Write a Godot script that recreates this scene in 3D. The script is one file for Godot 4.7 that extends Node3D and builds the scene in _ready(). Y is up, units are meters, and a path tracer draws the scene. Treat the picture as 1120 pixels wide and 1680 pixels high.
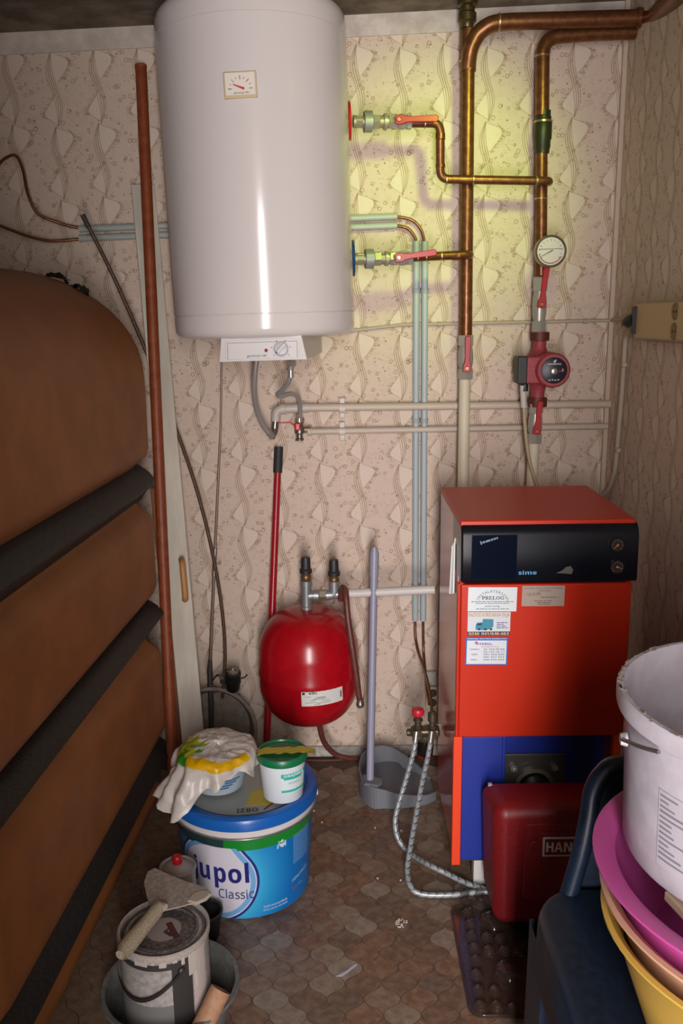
extends Node3D
# A boiler room: oil boiler, water heater, copper pipework, oil tank, paint buckets. Units are metres, y is up, the wall with the heater faces +z.

const WZ := -2.6        # inner face of the back wall
const RX := 0.785       # inner face of the right wall
var taken := {}
var mats := {}
var rng := RandomNumberGenerator.new()

# ---------------------------------------------------------------- nodes
func numbered(called: String) -> String:
	if not taken.has(called):
		taken[called] = 0
		return called
	taken[called] += 1
	return "%s_%03d" % [called, taken[called]]

func thing(called, label, category, at = Vector3.ZERO, group = "", turn = Vector3.ZERO):
	var o := Node3D.new()
	o.name = numbered(called)
	add_child(o)
	o.position = at
	o.rotation = turn
	o.set_meta("label", label)
	o.set_meta("category", category)
	if group != "": o.set_meta("group", group)
	return o

func part(parent, called, mesh, material, at = Vector3.ZERO, turn = Vector3.ZERO, label = ""):
	var o := MeshInstance3D.new()
	o.name = called
	o.mesh = mesh
	o.material_override = material
	o.position = at
	o.rotation = turn
	o.cast_shadow = GeometryInstance3D.SHADOW_CASTING_SETTING_ON
	parent.add_child(o, true)
	if label != "": o.set_meta("label", label)
	return o

func structure(called, mesh, material, at = Vector3.ZERO, label = ""):
	var o = part(self, called, mesh, material, at)
	o.set_meta("kind", "structure")
	o.set_meta("label", label)
	o.set_meta("category", called.split("_")[0])
	return o

# ---------------------------------------------------------------- materials
func mat(r, g, b, rough = 0.6, metal = 0.0, spec = 0.5):
	var key := "%d_%d_%d_%.2f_%.2f_%.2f" % [r, g, b, rough, metal, spec]
	if mats.has(key): return mats[key]
	var m := StandardMaterial3D.new()
	m.albedo_color = Color8(r, g, b)
	m.roughness = rough
	m.metallic = metal
	m.metallic_specular = spec
	mats[key] = m
	return m

# mottled surface: two colours mixed by noise laid on in world space
func mottled(key, c1: Color, c2: Color, size: float, rough = 0.6, metal = 0.0, bump = 0.0, seed_ = 1, stretch = Vector3.ONE):
	if mats.has(key): return mats[key]
	var m := StandardMaterial3D.new()
	var n := FastNoiseLite.new()
	n.seed = seed_
	n.frequency = 0.02
	n.fractal_octaves = 5
	n.fractal_gain = 0.6
	var t := NoiseTexture2D.new()
	t.width = 256
	t.height = 256
	t.seamless = true
	t.noise = n
	var g := Gradient.new()
	g.set_color(0, c1)
	g.set_color(1, c2)
	g.set_offset(0, 0.25)
	g.set_offset(1, 0.75)
	t.color_ramp = g
	m.albedo_texture = t
	m.uv1_triplanar = true
	m.uv1_world_triplanar = true
	m.uv1_scale = stretch / size
	m.roughness = rough
	m.metallic = metal
	if bump > 0.0:
		var h := NoiseTexture2D.new()
		h.width = 256
		h.height = 256
		h.seamless = true
		h.noise = n
		h.as_normal_map = true
		h.bump_strength = 4.0
		m.normal_enabled = true
		m.normal_texture = h
		m.normal_scale = bump
	mats[key] = m
	return m

# ---------------------------------------------------------------- mesh helpers
func tri(st, a, b, c, na, nb, nc, ua = Vector2.ZERO, ub = Vector2.ZERO, uc = Vector2.ZERO):
	var f = (c - a).cross(b - a)
	if f.dot(na + nb + nc) < 0.0:
		var t = b; b = c; c = t
		t = nb; nb = nc; nc = t
		t = ub; ub = uc; uc = t
	st.set_normal(na); st.set_uv(ua); st.add_vertex(a)
	st.set_normal(nb); st.set_uv(ub); st.add_vertex(b)
	st.set_normal(nc); st.set_uv(uc); st.add_vertex(c)

func begin():
	var st := SurfaceTool.new()
	st.begin(Mesh.PRIMITIVE_TRIANGLES)
	return st

# profile: Vector2(radius, height), walked up the outside; smooth where it bends less than 40 degrees
func lathe_to(st, prof, segs = 32, xf = Transform3D.IDENTITY, from = 0.0, sweep = TAU):
	var n = prof.size()
	var nn = []
	for i in n - 1:
		var t = (prof[i + 1] - prof[i]).normalized()
		nn.append(Vector2(t.y, -t.x))
	var total = 0.0
	var run = [0.0]
	for i in n - 1:
		total += prof[i].distance_to(prof[i + 1])
		run.append(total)
	for i in n - 1:
		var n0 = nn[i]
		var n1 = nn[i]
		if i > 0 and nn[i - 1].dot(nn[i]) > 0.77: n0 = (nn[i - 1] + nn[i]).normalized()
		if i < n - 2 and nn[i + 1].dot(nn[i]) > 0.77: n1 = (nn[i + 1] + nn[i]).normalized()
		for k in segs:
			var a0 = from + sweep * k / segs
			var a1 = from + sweep * (k + 1) / segs
			var d0 = Vector3(sin(a0), 0, cos(a0))
			var d1 = Vector3(sin(a1), 0, cos(a1))
			var p00 = xf * (d0 * prof[i].x + Vector3.UP * prof[i].y)
			var p01 = xf * (d1 * prof[i].x + Vector3.UP * prof[i].y)
			var p10 = xf * (d0 * prof[i + 1].x + Vector3.UP * prof[i + 1].y)
			var p11 = xf * (d1 * prof[i + 1].x + Vector3.UP * prof[i + 1].y)
			var m00 = xf.basis * (d0 * n0.x + Vector3.UP * n0.y)
			var m01 = xf.basis * (d1 * n0.x + Vector3.UP * n0.y)
			var m10 = xf.basis * (d0 * n1.x + Vector3.UP * n1.y)
			var m11 = xf.basis * (d1 * n1.x + Vector3.UP * n1.y)
			var u0 = float(k) / segs
			var u1 = float(k + 1) / segs
			var v0 = 1.0 - run[i] / total
			var v1 = 1.0 - run[i + 1] / total
			if prof[i].x > 0.00001: tri(st, p00, p01, p11, m00, m01, m11, Vector2(u0, v0), Vector2(u1, v0), Vector2(u1, v1))
			if prof[i + 1].x > 0.00001: tri(st, p00, p11, p10, m00, m11, m10, Vector2(u0, v0), Vector2(u1, v1), Vector2(u0, v1))

func V(list):
	var out = []
	for i in range(0, list.size(), 2): out.append(Vector2(list[i], list[i + 1]))
	return out

func lathe(prof, segs = 32):
	var st = begin()
	lathe_to(st, V(prof) if prof[0] is float or prof[0] is int else prof, segs)
	return st.commit()

# a transform whose y axis runs along dir
func along(at, dir, face = Vector3(0, 0, 1)):
	var y = dir.normalized()
	if absf(y.dot(face)) > 0.98: face = Vector3(0, 1, 0)
	var x = y.cross(face).normalized()
	var z = x.cross(y).normalized()
	return Transform3D(Basis(x, y, z), at)

func smooth_path(pts, sub):
	if sub <= 1 or pts.size() < 3: return pts
	var out = []
	var n = pts.size()
	for i in n - 1:
		var p0 = pts[maxi(i - 1, 0)]
		var p1 = pts[i]
		var p2 = pts[i + 1]
		var p3 = pts[mini(i + 2, n - 1)]
		for k in sub:
			var t = float(k) / sub
			out.append(0.5 * ((2.0 * p1) + (p2 - p0) * t + (2.0 * p0 - 5.0 * p1 + 4.0 * p2 - p3) * t * t + (3.0 * p1 - p0 - 3.0 * p2 + p3) * t * t * t))
	out.append(pts[n - 1])
	return out

# corners of a pipe run rounded with an arc
func bent_path(pts, rad, steps = 6):
	var out = [pts[0]]
	for i in range(1, pts.size() - 1):
		var a = (pts[i - 1] - pts[i])
		var b = (pts[i + 1] - pts[i])
		var r = minf(rad, minf(a.length(), b.length()) * 0.49)
		a = pts[i] + a.normalized() * r
		b = pts[i] + b.normalized() * r
		for k in steps + 1:
			var t = float(k) / steps
			out.append(a.lerp(pts[i], t).lerp(pts[i].lerp(b, t), t))
	out.append(pts[pts.size() - 1])
	return out

func tube_to(st, pts, rad, segs = 10, off = Vector3.ZERO):
	var n = pts.size()
	var rads = rad if rad is Array else []
	var up = Vector3(0, 0, 1)
	var t0 = (pts[1] - pts[0]).normalized()
	if absf(t0.dot(up)) > 0.9: up = Vector3(0, 1, 0)
	var x = t0.cross(up).normalized()
	var rings = []
	var norms = []
	for i in n:
		var t
		if i == 0: t = (pts[1] - pts[0]).normalized()
		elif i == n - 1: t = (pts[n - 1] - pts[n - 2]).normalized()
		else: t = ((pts[i + 1] - pts[i]).normalized() + (pts[i] - pts[i - 1]).normalized()).normalized()
		x = (x - t * x.dot(t)).normalized()
		var y = t.cross(x)
		var r = rad if rads.is_empty() else rads[mini(i, rads.size() - 1)]
		var ring = []
		var nr = []
		for k in segs:
			var a = TAU * k / segs
			var d = x * cos(a) + y * sin(a)
			ring.append(pts[i] + d * r - off)
			nr.append(d)
		rings.append(ring)
		norms.append(nr)
	var run = 0.0
	for i in n - 1:
		var run2 = run + pts[i].distance_to(pts[i + 1])
		for k in segs:
			var j = (k + 1) % segs
			var u0 = float(k) / segs
			var u1 = float(k + 1) / segs
			tri(st, rings[i][k], rings[i][j], rings[i + 1][j], norms[i][k], norms[i][j], norms[i + 1][j], Vector2(u0, run), Vector2(u1, run), Vector2(u1, run2))
			tri(st, rings[i][k], rings[i + 1][j], rings[i + 1][k], norms[i][k], norms[i + 1][j], norms[i + 1][k], Vector2(u0, run), Vector2(u1, run2), Vector2(u0, run2))
		run = run2
	var c0 = pts[0] - off
	var c1 = pts[n - 1] - off
	var e0 = (pts[0] - pts[1]).normalized()
	var e1 = (pts[n - 1] - pts[n - 2]).normalized()
	for k in segs:
		var j = (k + 1) % segs
		tri(st, c0, rings[0][k], rings[0][j], e0, e0, e0)
		tri(st, c1, rings[n - 1][k], rings[n - 1][j], e1, e1, e1)

func tube(pts, rad, segs = 10, off = Vector3.ZERO):
	var st = begin()
	tube_to(st, pts, rad, segs, off)
	return st.commit()

func rbox_to(st, size, r, k = 2, xf = Transform3D.IDENTITY):
	var h = size * 0.5
	r = minf(r, minf(h.x, minf(h.y, h.z)) * 0.999)
	var cs = []
	for ax in 3:
		var c = []
		for i in k + 1: c.append(-h[ax] + r * (1.0 - cos(PI * 0.5 * i / k)) if i < k else -h[ax] + r)
		for i in range(k, -1, -1): c.append(-c[i])
		cs.append(c)
	var inner = h - Vector3(r, r, r)
	for ax in 3:
		var bx = (ax + 1) % 3
		var cx = (ax + 2) % 3
		for s in [-1.0, 1.0]:
			var m = 2 * k + 2
			var P = []
			var N = []
			for i in m:
				for j in m:
					var p = Vector3.ZERO
					p[ax] = s * h[ax]
					p[bx] = cs[bx][i]
					p[cx] = cs[cx][j]
					var q = p.clamp(-inner, inner)
					var d = (p - q).normalized()
					P.append(xf * (q + d * r))
					N.append((xf.basis * d).normalized())
			for i in m - 1:
				for j in m - 1:
					var a = i * m + j
					tri(st, P[a], P[a + 1], P[a + m + 1], N[a], N[a + 1], N[a + m + 1])
					tri(st, P[a], P[a + m + 1], P[a + m], N[a], N[a + m + 1], N[a + m])

func rbox(x, y, z, r = 0.002, k = 2):
	var st = begin()
	rbox_to(st, Vector3(x, y, z), r, k)
	return st.commit()

# outline in the xy plane pushed out along z from 0 to depth; the front edge may be bevelled
func prism_to(st, poly, depth, bevel = 0.0, xf = Transform3D.IDENTITY):
	var pts = PackedVector2Array(poly)
	if Geometry2D.is_polygon_clockwise(pts): pts.reverse()
	var n = pts.size()
	var en = []
	for i in n:
		var t = (pts[(i + 1) % n] - pts[i]).normalized()
		en.append(Vector2(t.y, -t.x))
	var vn0 = []
	var vn1 = []
	var ins = PackedVector2Array()
	for i in n:
		var a = en[(i + n - 1) % n]
		var b = en[i]
		var avg = (a + b).normalized()
		if a.dot(b) > 0.7:
			vn0.append(avg)
			vn1.append(avg)
		else:
			vn0.append(a)
			vn1.append(b)
		ins.append(pts[i] - avg * bevel / maxf(0.4, avg.dot(b)))
	var idx = Geometry2D.triangulate_polygon(ins)
	var zt = depth
	for i in range(0, idx.size(), 3):
		var f = []
		var g = []
		for j in 3:
			f.append(xf * Vector3(ins[idx[i + j]].x, ins[idx[i + j]].y, zt))
			g.append(xf * Vector3(ins[idx[i + j]].x, ins[idx[i + j]].y, 0))
		var up = xf.basis * Vector3(0, 0, 1)
		tri(st, f[0], f[1], f[2], up, up, up)
		tri(st, g[0], g[1], g[2], -up, -up, -up)
	for i in n:
		var j = (i + 1) % n
		var na = xf.basis * Vector3(vn1[i].x, vn1[i].y, 0)
		var nb = xf.basis * Vector3(vn0[j].x, vn0[j].y, 0)
		var a0 = xf * Vector3(pts[i].x, pts[i].y, 0)
		var b0 = xf * Vector3(pts[j].x, pts[j].y, 0)
		var a1 = xf * Vector3(pts[i].x, pts[i].y, depth - bevel)
		var b1 = xf * Vector3(pts[j].x, pts[j].y, depth - bevel)
		tri(st, a0, b0, b1, na, nb, nb)
		tri(st, a0, b1, a1, na, nb, na)
		if bevel > 0.0:
			var a2 = xf * Vector3(ins[i].x, ins[i].y, depth)
			var b2 = xf * Vector3(ins[j].x, ins[j].y, depth)
			var fu = xf.basis * Vector3(0, 0, 1)
			var ma = (na + fu).normalized()
			var mb = (nb + fu).normalized()
			tri(st, a1, b1, b2, ma, mb, mb)
			tri(st, a1, b2, a2, ma, mb, ma)

func prism(poly, depth, bevel = 0.0):
	var st = begin()
	prism_to(st, V(poly) if not (poly[0] is Vector2) else poly, depth, bevel)
	return st.commit()

func rect_poly(w, h, r = 0.0, steps = 4):
	var out = []
	if r <= 0.0: return [Vector2(-w / 2, -h / 2), Vector2(w / 2, -h / 2), Vector2(w / 2, h / 2), Vector2(-w / 2, h / 2)]
	for q in 4:
		var c = Vector2((w / 2 - r) * (1 if q in [0, 3] else -1), (h / 2 - r) * (1 if q in [0, 1] else -1))
		for i in steps + 1:
			var a = PI * 0.5 * (q + float(i) / steps)
			out.append(c + Vector2(cos(a), sin(a)) * r)
	return out

func ngon(r, n, turn = 0.0):
	var out = []
	for i in n: out.append(Vector2(cos(TAU * i / n + turn), sin(TAU * i / n + turn)) * r)
	return out

# hexagonal nut along y, centred, transformed
func nut_to(st, r, len, xf, n = 6):
	var t = xf * Transform3D(Basis(Vector3(1, 0, 0), PI / 2), Vector3(0, len / 2, 0))
	prism_to(st, ngon(r, n, PI / 6), len, 0.0012, t)

func cyl_to(st, r, a, b, segs = 18, ch = 0.001):
	var xf = along(a, b - a)
	var l = a.distance_to(b)
	lathe_to(st, V([0, 0, r - ch, 0, r, ch, r, l - ch, r - ch, l, 0, l]), segs, xf)

# a piece of the side of an upright cylinder or cone
func arc_patch(r0, r1, a0, a1, y0, y1, segs = 12):
	var st = begin()
	lathe_to(st, V([r0, y0, r1, y1]), segs, Transform3D.IDENTITY, a0, a1 - a0)
	return st.commit()

# lettering; height is that of the letters' box; bend > 0 lays it round an upright cylinder of that radius
func lettering(parent, string, h, material, at, turn = Vector3.ZERO, w = 0.0, bend = 0.0, bold = false, serif = false, italic = false):
	var f := SystemFont.new()
	f.font_names = PackedStringArray(["Droid Serif" if serif else "Droid Sans"])
	f.font_weight = 700 if bold else 400
	f.font_italic = italic
	var t := TextMesh.new()
	t.text = string
	t.font = f
	t.font_size = 32
	t.pixel_size = 0.01
	t.depth = 0.02
	t.curve_step = 2.0
	var arr = t.get_mesh_arrays()
	var vs: PackedVector3Array = arr[Mesh.ARRAY_VERTEX]
	if vs.is_empty(): return null
	var lo = vs[0]
	var hi = vs[0]
	for v in vs:
		lo = lo.min(v)
		hi = hi.max(v)
	var sy = h / maxf(hi.y - lo.y, 0.001)
	var sx = sy if w <= 0.0 else w / maxf(hi.x - lo.x, 0.001)
	var mid = (lo + hi) * 0.5
	for i in vs.size():
		var p = vs[i]
		p = Vector3((p.x - mid.x) * sx, (p.y - mid.y) * sy, (p.z - lo.z) / maxf(hi.z - lo.z, 0.001) * 0.0004)
		if bend > 0.0: p = Vector3((bend + p.z) * sin(p.x / bend), p.y, (bend + p.z) * cos(p.x / bend) - bend)
		vs[i] = p
	arr[Mesh.ARRAY_VERTEX] = vs
	var m := ArrayMesh.new()
	m.add_surface_from_arrays(Mesh.PRIMITIVE_TRIANGLES, arr)
	return part(parent, "lettering", m, material, at, turn)

# ---------------------------------------------------------------- painted paper (drawn pixel by pixel)
func dab(img, x, y, r, col, a):
	var w = img.get_width()
	var h = img.get_height()
	for j in range(floori(y - r), ceili(y + r) + 1):
		for i in range(floori(x - r), ceili(x + r) + 1):
			var d = Vector2(i - x, j - y).length()
			var k = clampf(r + 0.5 - d, 0.0, 1.0) * a
			if k > 0.0:
				var ii = posmod(i, w)
				var jj = posmod(j, h)
				img.set_pixel(ii, jj, img.get_pixel(ii, jj).lerp(col, k))

func stroke(img, a, b, r, col, al):
	var n = maxi(1, ceili(a.distance_to(b) / maxf(0.6, r * 0.8)))
	for i in n: dab(img, lerpf(a.x, b.x, (i + 0.5) / n), lerpf(a.y, b.y, (i + 0.5) / n), r, col, al)

func wallpaper_image():
	var cw = 118
	var ch = 190
	var nx = 5
	var ny = 3
	var img = Image.create(cw * nx, ch * ny, false, Image.FORMAT_RGB8)
	var paper = Color8(205, 187, 170)
	var pale = Color8(214, 199, 183)
	var ink = Color8(138, 112, 84)
	img.fill(paper)
	var r := RandomNumberGenerator.new()
	r.seed = 41
	for i in 900:   # paper mottling
		dab(img, r.randf_range(0, cw * nx), r.randf_range(0, ch * ny), r.randf_range(4, 9), paper.lerp(Color8(178, 152, 122), r.randf_range(0.2, 0.6)), 0.16)
	for cxi in nx:
		for cyi in ny:
			var o = Vector2(cxi * cw + 55 + r.randf_range(-1, 1), cyi * ch + (cxi % 2) * 8)
			# specks: small lozenges, dots and dashes
			for i in 84:
				var p = o + Vector2(r.randf_range(-62, 62), r.randf_range(0, ch))
				var kind = r.randf()
				if kind < 0.16:
					var s = r.randf_range(3.2, 6.0)
					var al = r.randf_range(0.3, 0.6)
					var q = [Vector2(s, -s * .5), Vector2(s * .4, s), Vector2(-s, s * .6), Vector2(-s * .5, -s)]
					for k in 4: stroke(img, p + q[k], p + q[(k + 1) % 4], 0.75, ink, al)
				elif kind < 0.5: dab(img, p.x, p.y, r.randf_range(0.6, 2.1), ink.darkened(0.3), r.randf_range(0.35, 0.85))
				else:
					var d = Vector2(r.randf_range(2.5, 6), r.randf_range(-.6, 2.2))
					stroke(img, p, p + d, r.randf_range(0.4, 0.7), ink, r.randf_range(0.3, 0.55))
			var wing_r = [Vector2(0, 3), Vector2(18, 9), Vector2(35, 15), Vector2(43, 20), Vector2(46, 28), Vector2(43, 38), Vector2(35, 50), Vector2(24, 64), Vector2(13, 78), Vector2(-2, 60), Vector2(-6, 35)]
			var wing_l = [Vector2(4, 108), Vector2(-10, 130), Vector2(-22, 146), Vector2(-28, 157), Vector2(-26, 164), Vector2(-20, 170), Vector2(-4, 180), Vector2(10, 188), Vector2(15, 165), Vector2(14, 135)]
			for wg in [wing_r, wing_l]:
				var poly := PackedVector2Array()
				for p in wg: poly.append(o + p)
				# hatching outside the outer edge
				var side = 1.0 if wg == wing_r else -1.0
				for e in range(2 if side > 0 else 0, 8 if side > 0 else 5):
					for k in 7:
						var p = poly[e].lerp(poly[e + 1], r.randf())
						stroke(img, p, p + Vector2(side * r.randf_range(4, 17), r.randf_range(-1, 5)), 0.55, ink, r.randf_range(0.06, 0.24))
						if k < 4: dab(img, p.x + side * r.randf_range(1, 8), p.y + r.randf_range(-1, 3), r.randf_range(2, 4.5), ink, 0.07)
				var lo = poly[0]
				var hi = poly[0]
				for p in poly:
					lo = lo.min(p)
					hi = hi.max(p)
				for j in range(floori(lo.y), ceili(hi.y)):
					for i in range(floori(lo.x), ceili(hi.x)):
						if Geometry2D.is_point_in_polygon(Vector2(i, j), poly):
							var ii = posmod(i, cw * nx)
							var jj = posmod(j, ch * ny)
							img.set_pixel(ii, jj, img.get_pixel(ii, jj).lerp(pale, 0.92))
				for e in (8 if side > 0 else 7): stroke(img, poly[e], poly[e + 1], 0.6, ink, 0.34)
				for k in 5: 
					var c = (poly[2] + poly[6]) * 0.5 + Vector2(r.randf_range(-10, 10), r.randf_range(-12, 12))
					dab(img, c.x, c.y, 0.7, ink, 0.5)
			# the twisted feather
			for s in 4:
				var wd = [-14.0, -5.0, 4.5, 13.0][s]
				var prev = null
				for k in 41:
					var t = k / 40.0
					var p = o + Vector2(6.0 * t - 9.0 * sin(TAU * t) + wd * sin(PI * t) * (0.6 + 0.4 * absf(cos(PI * t))), ch * t)
					if prev != null: stroke(img, prev, p, 0.8 if s in [0, 3] else 1.05, ink, (0.42 if s in [0, 3] else 0.5) * (1.0 - 0.8 * absf(t - 0.45)))
					prev = p
	return img

func paper_material():
	var m := StandardMaterial3D.new()
	m.albedo_texture = ImageTexture.create_from_image(wallpaper_image())
	m.uv1_triplanar = true
	m.uv1_world_triplanar = true
	m.uv1_scale = Vector3(1.0 / 0.59, 1.0 / 0.57, 1.0 / 0.59)
	m.roughness = 0.82
	return m

# ================================================================ the scene
func _ready():
	rng.seed = 7
	# ---- camera
	var cam := Camera3D.new()
	cam.name = "camera"
	cam.fov = 60.16
	cam.position = Vector3(0, 1.37, 0)
	cam.basis = Basis(Vector3(1, 0, 0), deg_to_rad(-12.4)) * Basis(Vector3(0, 0, 1), deg_to_rad(-0.7))
	cam.near = 0.02
	add_child(cam)
	cam.current = true
	# ---- sky and exposure
	var we := WorldEnvironment.new()
	we.name = "world_environment"
	var env := Environment.new()
	env.background_mode = Environment.BG_SKY
	var sm := ProceduralSkyMaterial.new()
	sm.sky_top_color = Color(0.45, 0.6, 0.85)
	sm.sky_horizon_color = Color(0.85, 0.88, 0.9)
	sm.ground_bottom_color = Color(0.35, 0.36, 0.28)
	sm.ground_horizon_color = Color(0.7, 0.7, 0.62)
	sm.energy_multiplier = 1.0
	var sk := Sky.new()
	sk.sky_material = sm
	env.sky = sk
	env.tonemap_mode = Environment.TONE_MAPPER_LINEAR
	env.tonemap_exposure = 1.3
	env.sdfgi_enabled = true
	env.ssao_enabled = true
	env.ssil_enabled = true
	we.environment = env
	add_child(we)
	# ---- daylight in the open doorway behind the camera
	var day := AreaLight3D.new()
	day.name = "doorway_daylight"
	day.area_size = Vector2(0.36, 1.75)
	day.light_color = Color(1.0, 0.965, 0.965)
	day.light_energy = 8.0
	day.area_range = 12.0
	day.shadow_enabled = true
	day.position = Vector3(0.10, 1.08, 0.86)
	add_child(day)
	build_shell()
	build_spot()
	build_floor()
	build_oil_tank()
	build_boiler()
	build_burner()
	build_heater()
	build_pipework()
	build_left_wall_things()
	build_vessel()
	build_dustpan_and_filter()
	build_buckets()
	build_tin()
	build_chair_stack()
	build_mat()

func box_mesh(x, y, z):
	var b := BoxMesh.new()
	b.size = Vector3(x, y, z)
	return b

func build_shell():
	var paper = paper_material()
	var plaster = mottled("plaster", Color8(122, 112, 100), Color8(146, 138, 126), 0.9, 0.9, 0.0, 0.15, 5)
	structure("wall_back", box_mesh(2.5, 2.4, 0.12), paper, Vector3(-0.34, 1.2, WZ - 0.06), "cream wallpapered wall with twisted feather pattern behind the heater")
	structure("wall_right", box_mesh(0.12, 2.4, 3.8), paper, Vector3(RX + 0.06, 1.2, -0.82), "wallpapered side wall carrying the double socket")
	structure("wall_left", box_mesh(0.12, 2.4, 3.8), plaster, Vector3(-1.5, 1.2, -0.82), "plain plastered wall beyond the oil tank")
	# the wall behind the camera with the open doorway
	var st = begin()
	rbox_to(st, Vector3(1.09, 2.4, 0.12), 0.001, 1, Transform3D(Basis.IDENTITY, Vector3(-0.905, 1.2, 0.95)))
	rbox_to(st, Vector3(0.43, 2.4, 0.12), 0.001, 1, Transform3D(Basis.IDENTITY, Vector3(0.635, 1.2, 0.95)))
	rbox_to(st, Vector3(0.525, 2.4, 0.84), 0.004, 1, Transform3D(Basis.IDENTITY, Vector3(0.5245, 1.2, 0.47)))   # chimney breast beside the doorway
	rbox_to(st, Vector3(0.78, 0.42, 0.12), 0.001, 1, Transform3D(Basis.IDENTITY, Vector3(0.03, 2.19, 0.95)))
	structure("wall_front", st.commit(), plaster, Vector3.ZERO, "plastered wall with open doorway and a chimney breast beside it")
	var fr = begin()
	for s in [-1, 1]: rbox_to(fr, Vector3(0.06, 2.0, 0.16), 0.004, 1, Transform3D(Basis.IDENTITY, Vector3(0.03 + s * 0.38, 1.0, 0.95)))
	rbox_to(fr, Vector3(0.82, 0.06, 0.16), 0.004, 1, Transform3D(Basis.IDENTITY, Vector3(0.03, 1.99, 0.95)))
	structure("trim_1", fr.commit(), mat(150, 110, 70, 0.5), Vector3.ZERO, "brown wooden frame of the open doorway")
	# the door leaf standing open into the room
	var leaf = part(self, "door_1", rbox(0.04, 1.95, 0.8, 0.003, 1), mat(126, 92, 60, 0.5), Vector3(-0.18, 0.98, 0.47), Vector3(0, -0.26, 0))
	leaf.set_meta("kind", "structure")
	leaf.set_meta("label", "brown wooden door leaf standing open into the room")
	leaf.set_meta("category", "door")
	part(leaf, "door_handle", tube([Vector3(0.02, 0.05, -0.34), Vector3(0.06, 0.05, -0.34), Vector3(0.06, 0.05, -0.24)], 0.008, 8), mat(150, 146, 138, 0.3, 0.8))
	# ceiling, a little higher to the right
	var ce = part(self, "ceiling", box_mesh(2.6, 0.1, 3.8), mottled("ceiling", Color8(96, 86, 72), Color8(134, 122, 106), 0.7, 0.95, 0.0, 0.2, 9), Vector3(-0.34, 2.197, -0.82), Vector3(0, 0, 0.036))
	ce.set_meta("kind", "structure")
	ce.set_meta("label", "stained grey brown ceiling rising slightly to one side")
	ce.set_meta("category", "ceiling")
	# painted strip above the wallpaper, and the skirting
	structure("trim_2", box_mesh(2.5, 0.22, 0.006), mottled("strip", Color8(184, 174, 162), Color8(206, 198, 186), 0.5, 0.9, 0.0, 0.1, 3), Vector3(-0.34, 2.203, WZ + 0.002), "bare painted strip between the wallpaper and ceiling")
	get_node("trim_2").rotation.z = 0.036
	structure("baseboard_back", rbox(2.5, 0.035, 0.012, 0.003, 1), mottled("skirting", Color8(150, 146, 138), Color8(186, 182, 174), 0.2, 0.7, 0.0, 0.0, 4), Vector3(-0.34, 0.0175, WZ + 0.005), "low grey skirting strip along the wallpapered wall")
	structure("trim_3", rbox(0.014, 2.3, 0.014, 0.003, 1), mat(196, 178, 158, 0.8), Vector3(RX - 0.005, 1.15, WZ + 0.006), "narrow strip covering the wallpaper joint in the corner")
	# doorstep outside
	structure("ground", box_mesh(9.0, 0.1, 7.0), mottled("yard", Color8(150, 148, 138), Color8(178, 176, 164), 0.7, 0.95, 0.0, 0.0, 6), Vector3(0, -0.06, 4.52), "pale paved yard outside the doorway")

# a small ceiling spotlight out of the frame; it throws the yellow green pool onto the wall beside the heater
func build_spot():
	var at = Vector3(0.50, 2.08, -1.62)
	var aim = Vector3(0.27, 1.70, -2.6)
	var t = thing("ceiling_spotlight", "small white ceiling spotlight aimed at the wallpapered wall", "lamp", at)
	var d = (aim - at).normalized()
	var xf = along(-d * 0.05, d)
	var st = begin()
	lathe_to(st, V([0.0, -0.01, 0.02, -0.01, 0.034, 0.01, 0.038, 0.06, 0.038, 0.085, 0.035, 0.085, 0.034, 0.052, 0.0, 0.05]), 24, xf)
	part(t, "housing", st.commit(), mat(225, 222, 214, 0.4))
	var em := StandardMaterial3D.new()
	em.albedo_color = Color8(240, 240, 200)
	em.emission_enabled = true
	em.emission = Color(0.95, 1.0, 0.45)
	em.emission_energy_multiplier = 2.0
	var st2 = begin()
	lathe_to(st2, V([0.031, 0.053, 0.0, 0.056]), 20, xf)
	part(t, "bulb_face", st2.commit(), em)
	part(t, "stalk", tube([Vector3(0, 0.0, 0), -d * 0.06, Vector3(0.02, 0.095, 0.02)], 0.007, 8), mat(225, 222, 214, 0.4))
	var l := SpotLight3D.new()
	l.name = "ceiling_spotlight_light"
	l.light_color = Color(0.86, 1.0, 0.36)
	l.light_energy = 0.6
	l.light_size = 0.06
	l.spot_range = 8.0
	l.spot_angle = 27.0
	l.spot_angle_attenuation = 1.4
	l.shadow_enabled = true
	add_child(l)
	l.position = at + d * 0.045
	l.basis = Basis.looking_at(d, Vector3.UP)

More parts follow.
